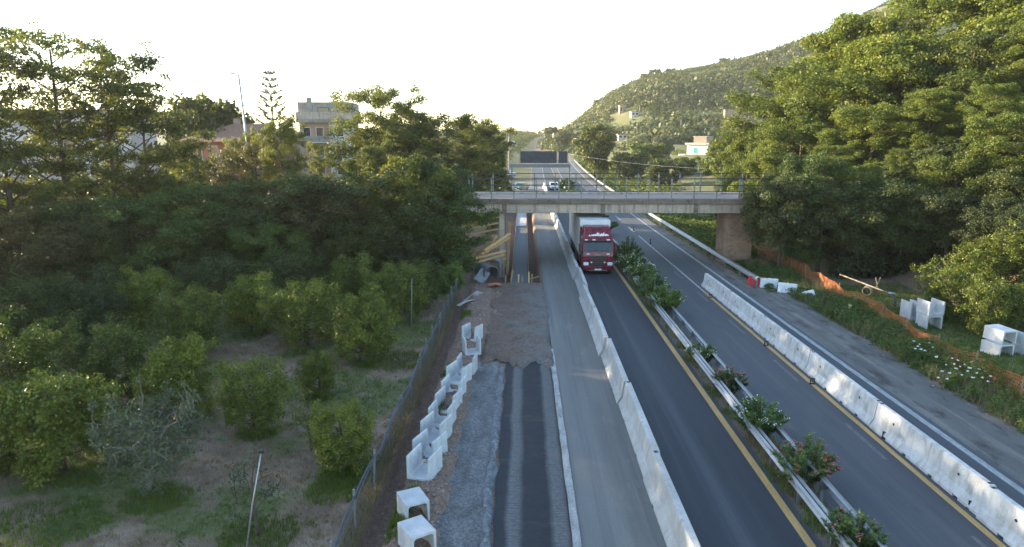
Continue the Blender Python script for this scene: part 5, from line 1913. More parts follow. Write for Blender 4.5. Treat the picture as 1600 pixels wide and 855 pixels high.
lib_tree('bushy', 'bark', 'leaf_orchard', seed=33, H=5, R=3.4, base=0.04, n_limb=16, per=6, leaf_n=60, leaf=0.5, flat=0.6, clump=1.0, up=0.2, shape='spread', trunk_r=0.12)
lib_tree('cone1', 'bark', 'leaf_orchard', seed=34, H=7, R=1.3, base=0.1, n_limb=18, per=4, leaf_n=50, leaf=0.4, flat=0.7, clump=0.6, up=0.6, shape='cone', trunk_r=0.1)


def at_px(px, z):
    """ground x,y at camera depth z on the column of pixel px (row free)"""
    x = (px - 818) / FPX * z
    y = (z - 8 * math.sin(PITCH)) / math.cos(PITCH)
    return x, y


def by_top(key, px, top, z, w, label, group, name='tree', leafmat=None, cat='tree', base=None, rz=None):
    x, y, zt = P(px, top, z)
    if base is not None:
        zt0 = base
    zb = tz(x, y) if base is None else base
    return plant(key, x, y, max(zt - zb + 0.1, 1.0), w, label, cat, group, name, leafmat=leafmat, z=zb, rz=rz)


DV = 0
M['leaf_weedy'] = m_leaf('leaf_mid_green', (0.040, 0.068, 0.022), (0.095, 0.135, 0.040), 0.34)
M['leaf_brownish'] = m_leaf('leaf_brownish_green', (0.055, 0.056, 0.024), (0.120, 0.112, 0.044), 0.36)
gl = 'trees between the orchard and the houses on the left'
# left wood, from the picture edge to the bridge
for a in [
    ('airy1', 70, 42, 47, 0.95, 'tallest airy tree at the far left with bare forking trunks'),
    ('airy2', 152, 78, 49, 0.95, 'tall airy tree right of the tallest left one with gaps of sky'),
    ('airy2', -20, 62, 45, 1.0, 'tall airy tree cut by the left picture edge'),
    ('airy1', 215, 140, 51, 0.85, 'loose tree with single twigs reaching into the sky, right of the tall airy pair'),
    ('rob2', 258, 226, 52, 0.7, 'dense tree before the red house, left of the lamp post'),
    ('rob1', 396, 272, 51, 0.55, 'low spreading tree covering the lower half of the red house'),
    ('rob1', 436, 176, 68, 0.62, 'light yellowish tree just right of the tall lamp post'),
    ('rob2', 592, 138, 68, 0.85, 'tall broad tree right of the weathered apartment block'),
    ('rob1', 640, 160, 69, 1.0, 'broad leafy tree right of the tall one by the apartment block'),
    ('rob2', 700, 184, 72, 1.0, 'leafy tree where the overhead wire starts'),
    ('rob1', 738, 184, 88, 0.95, 'tree behind the left bridge end, under the wire'),
    ('rob2', 756, 198, 104, 1.0, 'last tall dark tree left of the utility pole'),
    ('rob2', 497, 224, 56, 0.6, 'brownish leafy tree in front of the apartment block'),
    ('rob2', 378, 210, 77, 0.55, 'slender tree standing before the right end of the red house roof'),
    ('rob1', 585, 215, 54, 0.75, 'leafy tree below the tall broad one, right of the apartment block'),
]:
    by_top(*a, gl, 'broadleaf_tree')
for a in [
    ('dark1', 655, 250, 52, 0.95, 'dark tree below the overhead wire, left of the shrub on the bridge end'),
    ('dark2', 684, 296, 51.5, 0.9, 'dark green bushy tree covering the left bridge end'),
    ('dark2', 605, 262, 51, 1.1, 'dark spreading tree in the middle of the left wood edge'),
    ('dark1', 480, 285, 50, 1.15, 'dark dense tree below the apartment block'),
    ('dark2', 415, 280, 50, 1.1, 'dark dense tree at the foot of the lamp post'),
    ('dark1', 325, 326, 48, 1.15, 'dark dense tree below the red house'),
    ('dark2', 235, 300, 47, 1.2, 'dark dense tree below the airy trees, right of their trunks'),
    ('dark1', 120, 315, 45, 1.2, 'dark dense tree at the foot of the tallest airy tree'),
    ('dark2', 30, 322, 42, 1.2, 'dull brownish green tree at the far left below the airy crowns'),
    ('dark1', 640, 365, 49, 1.05, 'dark shrub-like tree between the grove and the left bridge end'),
    ('dark2', 545, 330, 49, 1.1, 'dark shrub-like tree at the top edge of the grove, middle'),
    ('dark1', 430, 350, 47, 1.15, 'dark shrub-like tree at the top edge of the grove, below the lamp post'),
    ('dark1', 600, 215, 74, 1.1, 'dark tree deep in the left wood behind the broad leafy tree'),
    ('dark2', 395, 232, 74, 1.0, 'dark tree between lamp post and red house roof'),
]:
    DV = DV + 1
    by_top(*a, gl, 'dense_tree', (None, 'leaf_robinia', 'leaf_weedy', None, 'leaf_brownish')[DV % 5])
# the same wood goes on outside the picture to the left
for i, (x, y, h, k) in enumerate([(-46, 41, 15.5, 'rob2'), (-44, 30, 14, 'rob1'), (-46, 12, 14, 'rob1'), (-55, 50, 17, 'rob1'), (-52, 22, 15, 'rob2'), (-45, 0, 13, 'rob2'), (-37, 36, 12.5, 'rob1'), (-40, 26, 13, 'rob2')]):
    plant(k, x, y, h, 1.15, 'leafy tree of the wood edge continuing left of the orchard', 'tree', 'wood edge left of the orchard', 'broadleaf_tree')
# lit shrub at the bank, conifers by the houses
by_top('bushy', 708, 415, 49.0, 0.62, 'bright green shrub at the end of the ditch beside the culvert', 'shrubs by the road', 'shrub', 'leaf_oleander', 'shrub')
by_top('field1', 318, 158, 90, 0.75, 'yellowish round tree rising behind the tiled roof', gl, 'tree', 'leaf_robinia')
by_top('cone1', 783, 232, 112, 1.0, 'slender light green tree left of the utility pole', 'young trees by the pole', 'young_tree')
by_top('cone1', 766, 236, 108, 1.1, 'second slender green tree before the dark wood', 'young trees by the pole', 'young_tree')
# monkey puzzle like conifer with separate whorls of branches
x, y, zt = P(421, 114, 100)
zb = tz(x, y)
t = empty('araucaria_tree', (x, y, zb), 0, 'slim conifer with open whorls of branches against the sky', 'tree', gl)
H = zt - zb
m = MB(); m.tube([(0, 0, 0), (0.1, 0, H * .5), (0, 0, H)], [0.25, 0.16, 0.03], 7)
r = np.random.default_rng(40)
C, N, Tg, Ls, Tn = [], [], [], [], []
for k in range(15):
    z = H * (0.30 + 0.69 * k / 14)
    L = 3.3 * (1 - k / 15.5) ** 0.75 + 0.25
    for b in range(6):
        a = b * PI / 3 + k * 0.5
        p1 = np.array([math.cos(a) * L, math.sin(a) * L, z + 0.45 * L])
        p0 = np.array([0, 0, z])
        m.tube([tuple(p0), tuple((p0 + p1) / 2 - np.array([0, 0, .12 * L])), tuple(p1)], [0.05, 0.035, 0.015], 4, cap=False)
        for j in range(int(18 * L) + 8):
            s = r.uniform(0.35, 1.05)
            c = p0 * (1 - s) + p1 * s - np.array([0, 0, .12 * L * 4 * s * max(0, 1 - s)])
            C.append(c + r.normal(0, 0.10, 3)); N.append(r.normal(size=3)); Tg.append((p1 - p0) + r.normal(0, 0.6, 3)); Ls.append(r.uniform(.3, .55)); Tn.append(r.uniform(0.1, .8))
m.build('trunk', M['bark'], t, smooth=True)
lf = leaves(np.array(C), np.array(N), np.array(Ls), 0.28, np.array(Tn), 'crown', r, np.array(Tg)); lf.materials.append(M['conifer']); link('crown', lf, t)
# palm-like light crown near the red house, far left of the lamp post
by_top('bushy', 300, 250, 76, 0.45, 'golden shrub in front of the red house wall', 'shrubs by the road', 'shrub', 'leaf_robinia', 'shrub')
by_top('bushy', 336, 322, 58, 0.4, 'small bright yellow-green shrub below the red house', 'shrubs by the road', 'shrub', 'leaf_citrus', 'shrub')

# right hand wood on the slope
gw = 'trees of the wood on the right slope'
for a in [
    ('wood1', 1345, 22, 84, 1.05, 'tall tree at the upper left of the right wood, against the sky'),
    ('wood2', 1455, -12, 78, 1.1, 'tallest tree of the right wood, cut by the top picture edge'),
    ('wood3', 1580, -25, 70, 1.15, 'tall tree at the upper right corner of the wood'),
    ('wood2', 1270, 95, 84, 1.1, 'tree on the upper left flank of the right wood'),
    ('wood3', 1215, 150, 80, 1.05, 'tree where the right wood drops toward the hillside'),
    ('wood1', 1172, 212, 78, 0.75, 'tree at the left foot of the right wood, beside the small house'),
    ('wood1', 1400, 55, 73, 1.15, 'bright tree below the tallest one in the right wood'),
    ('wood3', 1320, 112, 73, 1.15, 'bright tree in the middle of the left flank of the right wood'),
    ('wood2', 1520, 50, 66, 1.1, 'broad bright tree below the upper right corner'),
    ('wood1', 1630, 30, 60, 1.15, 'tall tree cut by the right picture edge'),
    ('wood3', 1255, 190, 71, 1.05, 'leafy tree of the wood directly above the right bridge end'),
    ('wood2', 1370, 160, 65, 1.15, 'broad leafy tree in the centre of the right wood'),
    ('wood1', 1460, 135, 60, 1.2, 'broad leafy tree right of the centre of the right wood'),
    ('wood3', 1560, 130, 55, 1.15, 'leafy tree in the right third of the wood'),
    ('wood2', 1635, 170, 49, 1.1, 'leafy tree low at the right picture edge'),
    ('wood1', 1200, 225, 70, 0.85, 'lower tree above the brick pier'),
    ('wood3', 1410, 232, 56, 1.0, 'lower tree in front of the wood centre'),
    ('wood2', 1310, 225, 62, 1.0, 'lower tree above the end of the bridge railing'),
    ('wood1', 1500, 235, 51, 1.0, 'lower tree above the dark wood edge, right half'),
    ('dark3', 1590, 262, 48, 0.95, 'lower tree above the stacked channels at the right edge'),
    ('wood2', 1145, 262, 82, 0.6, 'yellowish bushy tree at the left tip of the right wood'),
]:
    by_top(*a, gw, 'wood_tree')
for a in [
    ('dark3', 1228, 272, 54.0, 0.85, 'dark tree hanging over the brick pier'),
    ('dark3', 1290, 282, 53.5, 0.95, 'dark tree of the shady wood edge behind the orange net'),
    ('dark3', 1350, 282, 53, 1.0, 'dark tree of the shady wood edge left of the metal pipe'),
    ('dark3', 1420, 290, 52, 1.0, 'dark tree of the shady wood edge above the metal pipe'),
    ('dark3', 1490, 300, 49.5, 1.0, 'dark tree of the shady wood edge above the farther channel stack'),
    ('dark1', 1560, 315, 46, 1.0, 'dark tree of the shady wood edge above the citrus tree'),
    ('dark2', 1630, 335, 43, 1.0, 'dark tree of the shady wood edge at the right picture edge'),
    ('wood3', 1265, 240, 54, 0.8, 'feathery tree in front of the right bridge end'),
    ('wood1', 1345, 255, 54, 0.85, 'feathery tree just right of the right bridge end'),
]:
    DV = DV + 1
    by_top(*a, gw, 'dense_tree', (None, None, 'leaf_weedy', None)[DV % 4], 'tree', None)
# citrus trees by the channels on the right
for (px, py, z_, h, w, k, lab) in [(1540, 522, 0, 2.9, 0.95, 'citrus1', 'round citrus tree between the two channel stacks'), (1475, 500, 0, 3.0, 0.9, 'citrus2', 'citrus tree just behind the farther channel stack'),
                                  (1590, 520, 0, 2.6, 0.9, 'citrus3', 'citrus tree with yellowish lower leaves behind the nearer stack'), (1595, 480, 0, 3.4, 0.95, 'citrus4', 'dark citrus tree behind, at the right picture edge'),
                                  (1515, 475, 0, 3.4, 0.95, 'citrus3', 'dark citrus tree under the wood edge, with a stick beside it')]:
    x, y = G(px, py)
    plant(k, x, y, h, w, lab, 'citrus tree', 'citrus trees on the right verge', 'citrus_tree')

# orchard on the left
go = 'citrus trees of the orchard'
for (px, py, h, w, k, lm, lab) in [
    (232, 772, 2.9, 0.95, 'sparse', None, 'greyish sparse tree with bare crooked trunk in the lower left'),
    (100, 735, 3.5, 1.15, 'citrus1', None, 'big yellow-green citrus tree left of the bare-trunk tree'),
    (178, 632, 3.5, 1.15, 'citrus2', None, 'light green citrus tree behind the yellow-green one'),
    (285, 655, 3.2, 1.1, 'citrus3', None, 'dense citrus tree between the light green one and the slim one'),
    (398, 680, 2.9, 0.95, 'citrus4', None, 'slim citrus tree with visible trunk in the middle of the grass'),
    (500, 618, 2.1, 0.95, 'citrus1', None, 'small round dark citrus tree on the open grass'),
    (537, 736, 2.4, 1.0, 'citrus2', None, 'bushy citrus tree nearest to the fence'),
    (487, 704, 1.9, 0.9, 'sapling', 'leaf_citrus', 'thin citrus sapling with yellow fruit beside the fence tree'),
    (402, 838, 2.1, 0.95, 'sapling', None, 'small sparse tree beside the pale irrigation pole'),
    (565, 566, 3.5, 1.15, 'citrus3', None, 'big round citrus tree left of the grey irrigation pole'),
    (480, 540, 3.6, 1.15, 'citrus4', None, 'citrus tree left of the big round one, at the back of the grass'),
    (395, 520, 3.5, 1.1, 'citrus1', None, 'dark citrus tree at the back of the bare grass'),
    (300, 556, 3.4, 1.05, 'citrus2', None, 'citrus tree behind the dense one, next to a thin pole'),
    (548, 490, 3.6, 1.15, 'citrus3', None, 'lit yellowish citrus tree in the back row'),
    (625, 500, 3.6, 1.1, 'citrus4', None, 'dark citrus tree behind the grey irrigation pole'),
    (20, 640, 3.6, 1.2, 'citrus2', None, 'dark citrus tree at the left picture edge'),
    (-20, 740, 3.2, 1.0, 'citrus3', None, 'dull citrus tree cut by the left picture edge'),
    (235, 520, 3.7, 1.15, 'citrus1', None, 'dark citrus tree in the back left, before the wood'),
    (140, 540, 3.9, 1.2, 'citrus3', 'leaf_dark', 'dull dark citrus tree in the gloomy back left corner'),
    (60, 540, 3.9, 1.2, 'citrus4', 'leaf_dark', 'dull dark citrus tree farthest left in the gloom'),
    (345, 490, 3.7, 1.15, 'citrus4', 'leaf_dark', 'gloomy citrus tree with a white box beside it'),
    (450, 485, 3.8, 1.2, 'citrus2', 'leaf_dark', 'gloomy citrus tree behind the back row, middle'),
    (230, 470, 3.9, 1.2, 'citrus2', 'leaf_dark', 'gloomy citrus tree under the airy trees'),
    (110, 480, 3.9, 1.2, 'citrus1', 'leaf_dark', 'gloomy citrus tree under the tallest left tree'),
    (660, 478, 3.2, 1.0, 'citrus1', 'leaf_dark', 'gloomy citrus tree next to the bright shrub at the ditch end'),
]:
    x, y = G(px, py, -0.3)
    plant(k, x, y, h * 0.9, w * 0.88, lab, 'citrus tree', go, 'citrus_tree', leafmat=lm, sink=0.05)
x, y = G(323, 476, -0.3)
t = empty('white_box', (x, y, tz(x, y)), 0.3, 'small white box on a stake in the gloom of the orchard', 'box')
m = MB(); m.box(-.03, .03, -.03, .03, -.1, 0.5); m.build('stake', M['wood_grey'], t)
m = MB(); m.box(-.16, .16, -.1, .1, .5, .72); m.build('case', M['white_plastic'], t, 0.02)

# trees in the right field, beyond the bridge
gf = 'trees in the green field beyond the bridge'
for (k, px, top, z, w, lab, lm) in [
    ('field1', 930, 197, 175, 0.62, 'big round field tree right of the motorway, beside a shed', 'leaf_robinia'),
    ('field1', 1035, 212, 200, 0.72, 'grey-green round tree left of the small house', 'leaf_olive'),
    ('bushy', 1010, 226, 190, 1.0, 'bright bush between the two round field trees', None),
    ('bushy', 1072, 247, 165, 0.9, 'bush in front of the small house, left part', None),
    ('bushy', 1108, 247, 160, 0.9, 'bush in front of the small house, right part', None),
    ('bushy', 978, 240, 170, 1.0, 'low dark bush under the big field tree', 'leaf_dark'),
    ('bushy', 1140, 225, 150, 1.0, 'yellowish bush right of the small house', None),
    ('bushy', 1040, 252, 150, 1.0, 'low bush before the grey-green tree', 'leaf_dark'),
    ('field1', 880, 205, 330, 0.8, 'dark round tree at the right road edge far away', 'leaf_dark'),
    ('field1', 862, 199, 420, 1.0, 'dark tree at the left tip of the hill beside the road', 'leaf_dark'),
]:
    by_top(k, px, top, z, w, lab, gf, 'bush' if k == 'bushy' else 'field_tree', lm, 'bush' if k == 'bushy' else 'tree')

# ------------------------------------------------------------------ oleanders in the median


def oleander_mesh(seed, H, R, n=1700):
    r = np.random.default_rng(seed)
    C, N, T, L, Tn = [], [], [], [], []
    stems = MB()
    tips = []
    for k in range(46):
        a = r.uniform(0, 6.28)
        rr = R * math.sqrt(r.uniform(0.02, 1))
        hh = H * (1 - 0.45 * (rr / R) ** 2) * r.uniform(0.7, 1.05)
        p0 = np.array([math.cos(a) * rr * 0.25, math.sin(a) * rr * 0.25, 0])
        p1 = np.array([math.cos(a) * rr, math.sin(a) * rr, hh])
        pm_ = (p0 + p1) / 2 + np.array([0, 0, 0.12 * H])
        stems.tube([tuple(p0), tuple(pm_), tuple(p1)], [0.014, 0.011, 0.006], 4, cap=False)
        tips.append(p1)
        m = n // 46
        s = r.uniform(0.25, 1.0, m) ** 0.8
        p = (1 - s[:, None]) ** 2 * p0 + 2 * s[:, None] * (1 - s[:, None]) * pm_ + s[:, None] ** 2 * p1
        az = r.uniform(0, 6.28, m)
        t = np.stack([np.cos(az), np.sin(az), r.uniform(0.1, 1.0, m)], 1)
        t = unit(t)
        l = r.uniform(0.10, 0.19, m)
        C.append(p + t * l[:, None] * 0.5)
        T.append(t)
        N.append(np.stack([-np.cos(az) * .5, -np.sin(az) * .5, np.ones(m)], 1) + r.normal(0, .3, (m, 3)))
        L.append(l)
        Tn.append(np.clip(r.normal(0.5, 0.25, m), 0, 1))
    lf = leaves(np.concatenate(C), np.concatenate(N), np.concatenate(L), 0.24, np.concatenate(Tn), 'foliage', r, np.concatenate(T), 0.03)
    return stems, lf, tips


def blossoms(seed, tips, count, mat, parent, spread=0.10, size=0.055, per=9):
    r = np.random.default_rng(seed)
    C, N = [], []
    tt = [tips[i] for i in r.permutation(len(tips))[:count]]
    for p in tt:
        C.append(p + r.normal(0, spread * 0.6, (per, 3)) + np.array([0, 0, 0.03]))
        N.append(r.normal(0, .5, (per, 3)) + np.array([0, 0, 1]))
    C, N = np.concatenate(C), np.concatenate(N)
    lf = leaves(C, N, np.full(len(C), size), 0.9, np.zeros(len(C)), 'blossom', r)
    lf.materials.append(M[mat])
    return link('blossom', lf, parent)


OL = []
for sd, H, R in ((61, 1.55, 1.0), (62, 1.45, 0.9), (63, 1.6, 1.05)):
    st, lf, tips = oleander_mesh(sd, H, R, 6000)
    sm_ = bpy.data.meshes.new('stems'); sm_.from_pydata(st.v, [], st.f); sm_.update(); sm_.materials.append(M['bark'])
    lf.materials.append(M['leaf_oleander'])
    OL.append((sm_, lf, tips, H, R))
go_ = 'oleanders in the planted median'
for i, (px, py, s, v, fl, cnt, lab) in enumerate([
    (1375, 872, 0.85, 0, 'petal_pink', 5, 'oleander at the bottom edge with a few pink blossoms'),
    (1292, 762, 1.02, 2, 'petal_red', 26, 'oleander covered with bright pink-red blossoms'),
    (1219, 688, 1.05, 0, 'petal_white', 14, 'broad oleander with few pale blossoms between the two pink ones'),
    (1163, 617, 0.90, 1, 'petal_pink', 26, 'oleander with dense dusky pink blossoms'),
    (1122, 572, 0.85, 1, 'petal_white', 16, 'round white-flowered oleander standing alone before the pink one'),
    (1055, 494, 0.80, 0, 'petal_white', 10, 'green oleander with few white blossoms, nearest of the dense group'),
    (1038, 471, 0.85, 2, 'petal_white', 12, 'green oleander in the middle of the dense group'),
    (1018, 446, 0.85, 1, 'petal_white', 24, 'oleander rich in white blossoms, right of the truck'),
    (1006, 431, 0.80, 0, 'petal_white', 28, 'white-flowered oleander just behind the richest white one'),
    (992, 415, 0.95, 2, 'petal_white', 3, 'tallest plain green oleander beside the truck'),
]):
    x, y = G(px, py)
    x = 8.57 + (0.15 if i % 2 else -0.05)
    sm_, lf, tips, H, R = OL[v]
    t = empty('oleander_bush', (x, y, -0.02), random.uniform(0, 6.28), lab, 'oleander', go_)
    s *= (1.02 if i < 5 else 1.6)
    t.scale = (s * 0.95, s * 1.05, s * 1.0)
    link('stems', sm_, t)
    link('foliage', lf, t)
    blossoms(100 + i, tips, cnt, fl, t)
for i in range(9):
    y = 76 + i * 9.5
    sm_, lf, tips, H, R = OL[i % 3]
    t = empty('oleander_bush', (8.55 + float(road_off(y)), y, float(rise(y)) - 0.02), random.uniform(0, 6.28), 'green oleander of the row between the carriageways beyond the bridge', 'oleander', 'oleanders beyond the bridge')
    t.scale = (1.0, 2.8, 1.15)
    link('stems', sm_, t)
    link('foliage', lf, t)

# ------------------------------------------------------------------ ground cover (uncountable)


def blades(name, X, Y, hgt, w, mat, label, cat, seed, zoff=0.0, lean=0.5, tlo=0.2, thi=0.8, per=4):
    r = np.random.default_rng(seed)
    n = len(X)
    X = np.repeat(X, per) + r.normal(0, 0.05, n * per)
    Y = np.repeat(Y, per) + r.normal(0, 0.05, n * per)
    h = np.repeat(hgt, per) * r.uniform(0.55, 1.25, n * per)
    Z = terrain(X, Y) + zoff
    a = r.uniform(0, 6.28, n * per)
    dx, dy = np.cos(a), np.sin(a)
    ln = r.uniform(0.1, 1, n * per) * lean * h
    b = r.uniform(0, 6.28, n * per)
    lx, ly = np.cos(b) * ln, np.sin(b) * ln
    V = np.empty((n * per, 4, 3))
    V[:, 0] = np.stack([X - dx * w, Y - dy * w, Z - .02], 1)
    V[:, 1] = np.stack([X + dx * w, Y + dy * w, Z - .02], 1)
    V[:, 2] = np.stack([X + lx + dx * w * .3, Y + ly + dy * w * .3, Z + h], 1)
    V[:, 3] = np.stack([X + lx - dx * w * .3, Y + ly - dy * w * .3, Z + h], 1)
    tn = np.clip(np.repeat(r.uniform(tlo, thi, n), per) + r.normal(0, .12, n * per), 0, 1)
    me = fast_mesh(name, V.reshape(-1, 3), np.arange(n * per * 4).reshape(-1, 4), tn)
    me.materials.append(M[mat])
    return tag(link(name, me), label, cat, kind='stuff')


def scatter(n, x0, x1, y0, y1, seed, dens=None):
    r = np.random.default_rng(seed)
    X = r.uniform(x0, x1, n)
    Y = r.uniform(y0, y1, n)
    if dens is not None:
        k = r.uniform(0, 1, n) < dens(X, Y)
        X, Y = X[k], Y[k]
    return X, Y


def herb(name, X, Y, H, rad, leaf, per, mat, label, cat, seed, ratio=0.4, tmean=0.5):
    """leafy weeds: each plant a small column of leaves"""
    r = np.random.default_rng(seed)
    n = len(X)
    h = np.repeat(H, per)
    s = r.uniform(0.02, 1, n * per) ** 0.8
    a = r.uniform(0, 6.28, n * per)
    rr = np.repeat(rad, per) * (1 - 0.55 * s) * r.uniform(0.1, 1, n * per)
    Z0 = np.repeat(terrain(X, Y), per)
    C = np.stack([np.repeat(X, per) + np.cos(a) * rr, np.repeat(Y, per) + np.sin(a) * rr, Z0 + s * h], 1)
    N = np.stack([np.cos(a) * .6, np.sin(a) * .6, np.ones(n * per) * .7], 1) + r.normal(0, .4, (n * per, 3))
    T = np.stack([np.cos(a), np.sin(a), np.full(n * per, .4)], 1) + r.normal(0, .3, (n * per, 3))
    tn = np.clip(np.repeat(r.normal(tmean, .2, n), per) + r.normal(0, .12, n * per), 0, 1)
    lf = leaves(C, N, leaf * r.uniform(.6, 1.3, n * per), ratio, tn, name, r, T)
    lf.materials.append(M[mat])
    return tag(link(name, lf), label, cat, kind='stuff')


def grove_green(x, y):
    g = vnoise(x, y, 2.6, 21) * 0.6 + vnoise(x, y, 0.9, 22) * 0.4
    return sstep(0.48, 0.64, g)


X, Y = scatter(30000, -26, -4.9, 14, 46, 201, grove_green)
blades('orchard_grass', X, Y, np.full(len(X), 0.09), 0.010, 'grass', 'green grass patches on the orchard floor', 'grass', 202)
X, Y = scatter(28000, -26, -4.8, 14, 46, 203, lambda x, y: 0.9 - grove_green(x, y))
blades('dry_grass', X, Y, np.full(len(X), 0.11), 0.012, 'dry_grass', 'dry straw grass on the brown orchard floor', 'grass', 204, lean=1.1)
# lush tufts at the trunks
X, Y = [], []
r = np.random.default_rng(205)
for px, py, rad in ((245, 785, 0.9), (405, 838, 0.95), (402, 682, 0.6), (540, 745, 0.8), (615, 565, 1.6), (500, 622, 0.5), (140, 745, 0.9), (525, 770, 0.8), (60, 825, 1.6)):
    cx, cy = G(px, py, -0.3)
    n = int(420 * rad)
    q = unit(r.normal(size=(n, 2))) * rad * np.sqrt(r.uniform(0, 1, (n, 1)))
    X.append(cx + q[:, 0] * 1.2); Y.append(cy + q[:, 1])
X, Y = np.concatenate(X), np.concatenate(Y)
blades('tall_grass', X, Y, np.full(len(X), 0.15), 0.012, 'grass', 'lush taller grass round the orchard trunks', 'grass', 206)
X, Y = scatter(2600, -26, -4.9, 14, 46, 215, lambda x, y: 0.15 + 0.85 * grove_green(x, y))
herb('orchard_weeds', X, Y, 0.12 + 0 * X, 0.16 + 0 * X, 0.09, 12, 'leaf_weed', 'low leafy weeds scattered over the orchard floor', 'weeds', 216, 0.45, 0.4)
# banks of the ditch
X, Y = scatter(3600, -4.95, -4.5, 13, 47, 207)
blades('ditch_grass', X, Y, np.full(len(X), 0.28), 0.010, 'dry_grass', 'dry brown grass hanging along the fence side of the ditch', 'grass', 208, lean=1.4)
X, Y = scatter(3200, -3.75, -3.15, 14, 40, 209, lambda x, y: sstep(0.5, 0.62, vnoise(x, y, 1.4, 88)))
blades('ditch_grass', X, Y, np.full(len(X), 0.2), 0.012, 'grass', 'thin green grass on the earth ridge beside the channels', 'grass', 210)
# median weeds
X, Y = scatter(5200, 8.10, 9.0, 11, 52, 211, lambda x, y: 0.25 + 0.75 * sstep(0.45, 0.6, vnoise(x, y, 1.6, 89)))
blades('median_weeds', X, Y, np.full(len(X), 0.24), 0.011, 'dry_grass', 'dry weeds and straw between the oleanders of the median', 'weeds', 212, zoff=0.08)
X, Y = scatter(3000, 7.95, 8.6, 11, 52, 213, lambda x, y: sstep(0.5, 0.65, vnoise(x, y, 1.1, 90)))
blades('median_weeds', X, Y, np.full(len(X), 0.2), 0.012, 'leaf_weed', 'green weeds along the foot of the median guard rail', 'weeds', 214, zoff=0.08)


# verge weeds on the right
X, Y = scatter(3300, 18.4, 21.4, 20, 58, 221, lambda x, y: 0.35 + 0.65 * sstep(0.4, 0.6, vnoise(x, y, 1.8, 91)))
Hh = (0.35 + 0.7 * vnoise(X, Y, 2.2, 92)) * (1 - 0.45 * sstep(38, 46, Y))
herb('verge_weeds', X, Y, Hh, 0.28 + 0 * X, 0.15, 34, 'leaf_weed', 'tall green weeds on the verge beside the dirty shoulder', 'weeds', 222, 0.3, 0.45)
X, Y = scatter(2600, 18.4, 22.0, 18, 58, 223, lambda x, y: sstep(0.5, 0.62, vnoise(x, y, 1.5, 93)))
blades('verge_straw', X, Y, 0.45 + 0.4 * vnoise(X, Y, 1, 94), 0.010, 'dry_grass', 'pale dry stalks among the verge weeds', 'grass', 224, lean=.7)
X, Y = scatter(11000, 20.5, 28, 20, 50, 225)
blades('verge_grass', X, Y, np.full(len(X), 0.14), 0.016, 'grass', 'short green grass round the stacked channels', 'grass', 226)
X, Y = scatter(1500, 17.3, 30, 60, 92, 227)
herb('bank_weeds', X, Y, 0.4 + 0.8 * vnoise(X, Y, 3, 95), 0.4 + 0 * X, 0.26, 26, 'leaf_weed', 'green and yellow weeds on the bank seen under the bridge', 'weeds', 228, 0.35, 0.55)
X, Y = scatter(360, 17.4, 20.2, 47, 58, 229)
herb('bank_weeds', X, Y, 0.2 + 0.35 * vnoise(X, Y, 2, 96), 0.3 + 0 * X, 0.18, 30, 'leaf_weed', 'weeds behind the roadside guard rail at the pier', 'weeds', 230, 0.35, 0.4)
X, Y = scatter(700, -9, -5.2, 47, 57, 231)
herb('bank_weeds', X, Y, 0.4 + 0.9 * vnoise(X, Y, 2, 97), 0.4 + 0 * X, 0.22, 30, 'leaf_weed', 'dense weeds on the bank left of the excavation', 'weeds', 232, 0.4, 0.35)
# undergrowth on the wooded banks
X, Y = scatter(1500, -60, -6.5, 49.5, 58, 233)
herb('wood_undergrowth', X, Y, 0.9 + 1.3 * vnoise(X, Y, 3, 98), 0.8 + 0 * X, 0.30, 60, 'leaf_dark', 'dark undergrowth covering the left bank below the trees', 'undergrowth', 234, 0.5, 0.4)
X, Y = scatter(1500, 24.5, 48, 52, 62, 235)
herb('wood_undergrowth', X, Y, 0.8 + 1.2 * vnoise(X, Y, 3, 99), 0.8 + 0 * X, 0.30, 60, 'leaf_dark', 'dark undergrowth on the right bank below the wood', 'undergrowth', 236, 0.5, 0.4)
X, Y = scatter(1400, 28, 62, 58, 88, 237)
herb('wood_undergrowth', X, Y, 1.0 + 1.5 * vnoise(X, Y, 3, 87), 0.9 + 0 * X, 0.36, 50, 'leaf_right', 'bushy undergrowth between the trees of the right slope', 'undergrowth', 238, 0.5, 0.4)
# white umbel flowers
r = np.random.default_rng(240)
C, N = [], []
for px, py in [(1428, 533), (1434, 541), (1439, 546), (1445, 548), (1452, 536), (1458, 543), (1430, 545), (1437, 538), (1463, 558), (1478, 570), (1488, 560), (1497, 563), (1508, 570), (1518, 566), (1523, 573), (1530, 577),
               (1512, 580), (1494, 576), (1484, 583), (1503, 586), (1520, 590), (1540, 580), (1548, 588), (1472, 580), (1466, 590), (1480, 592), (1535, 590), (1491, 569), (1500, 573), (1515, 575), (1526, 583), (1544, 596)]:
    x, y = G(px, py, 0.75)
    z = max(0.75, tz(x, y) + 0.6)
    n = 26
    q = unit(r.normal(size=(n, 2))) * 0.055 * np.sqrt(r.uniform(0, 1, (n, 1))) * r.uniform(.6, 1.4)
    C.append(np.stack([x + q[:, 0], y + q[:, 1], z + r.normal(0, .012, n)], 1)); N.append(r.normal(0, .25, (n, 3)) + np.array([0, -.2, 1]))
C, N = np.concatenate(C), np.concatenate(N)
lf = leaves(C, N, np.full(len(C), 0.045), 0.9, np.zeros(len(C)), 'wildflowers', r); lf.materials.append(M['petal_white'])
tag(link('wildflowers', lf), 'white umbel flower heads over the verge weeds', 'flowers', kind='stuff')

# rubble on the dirt


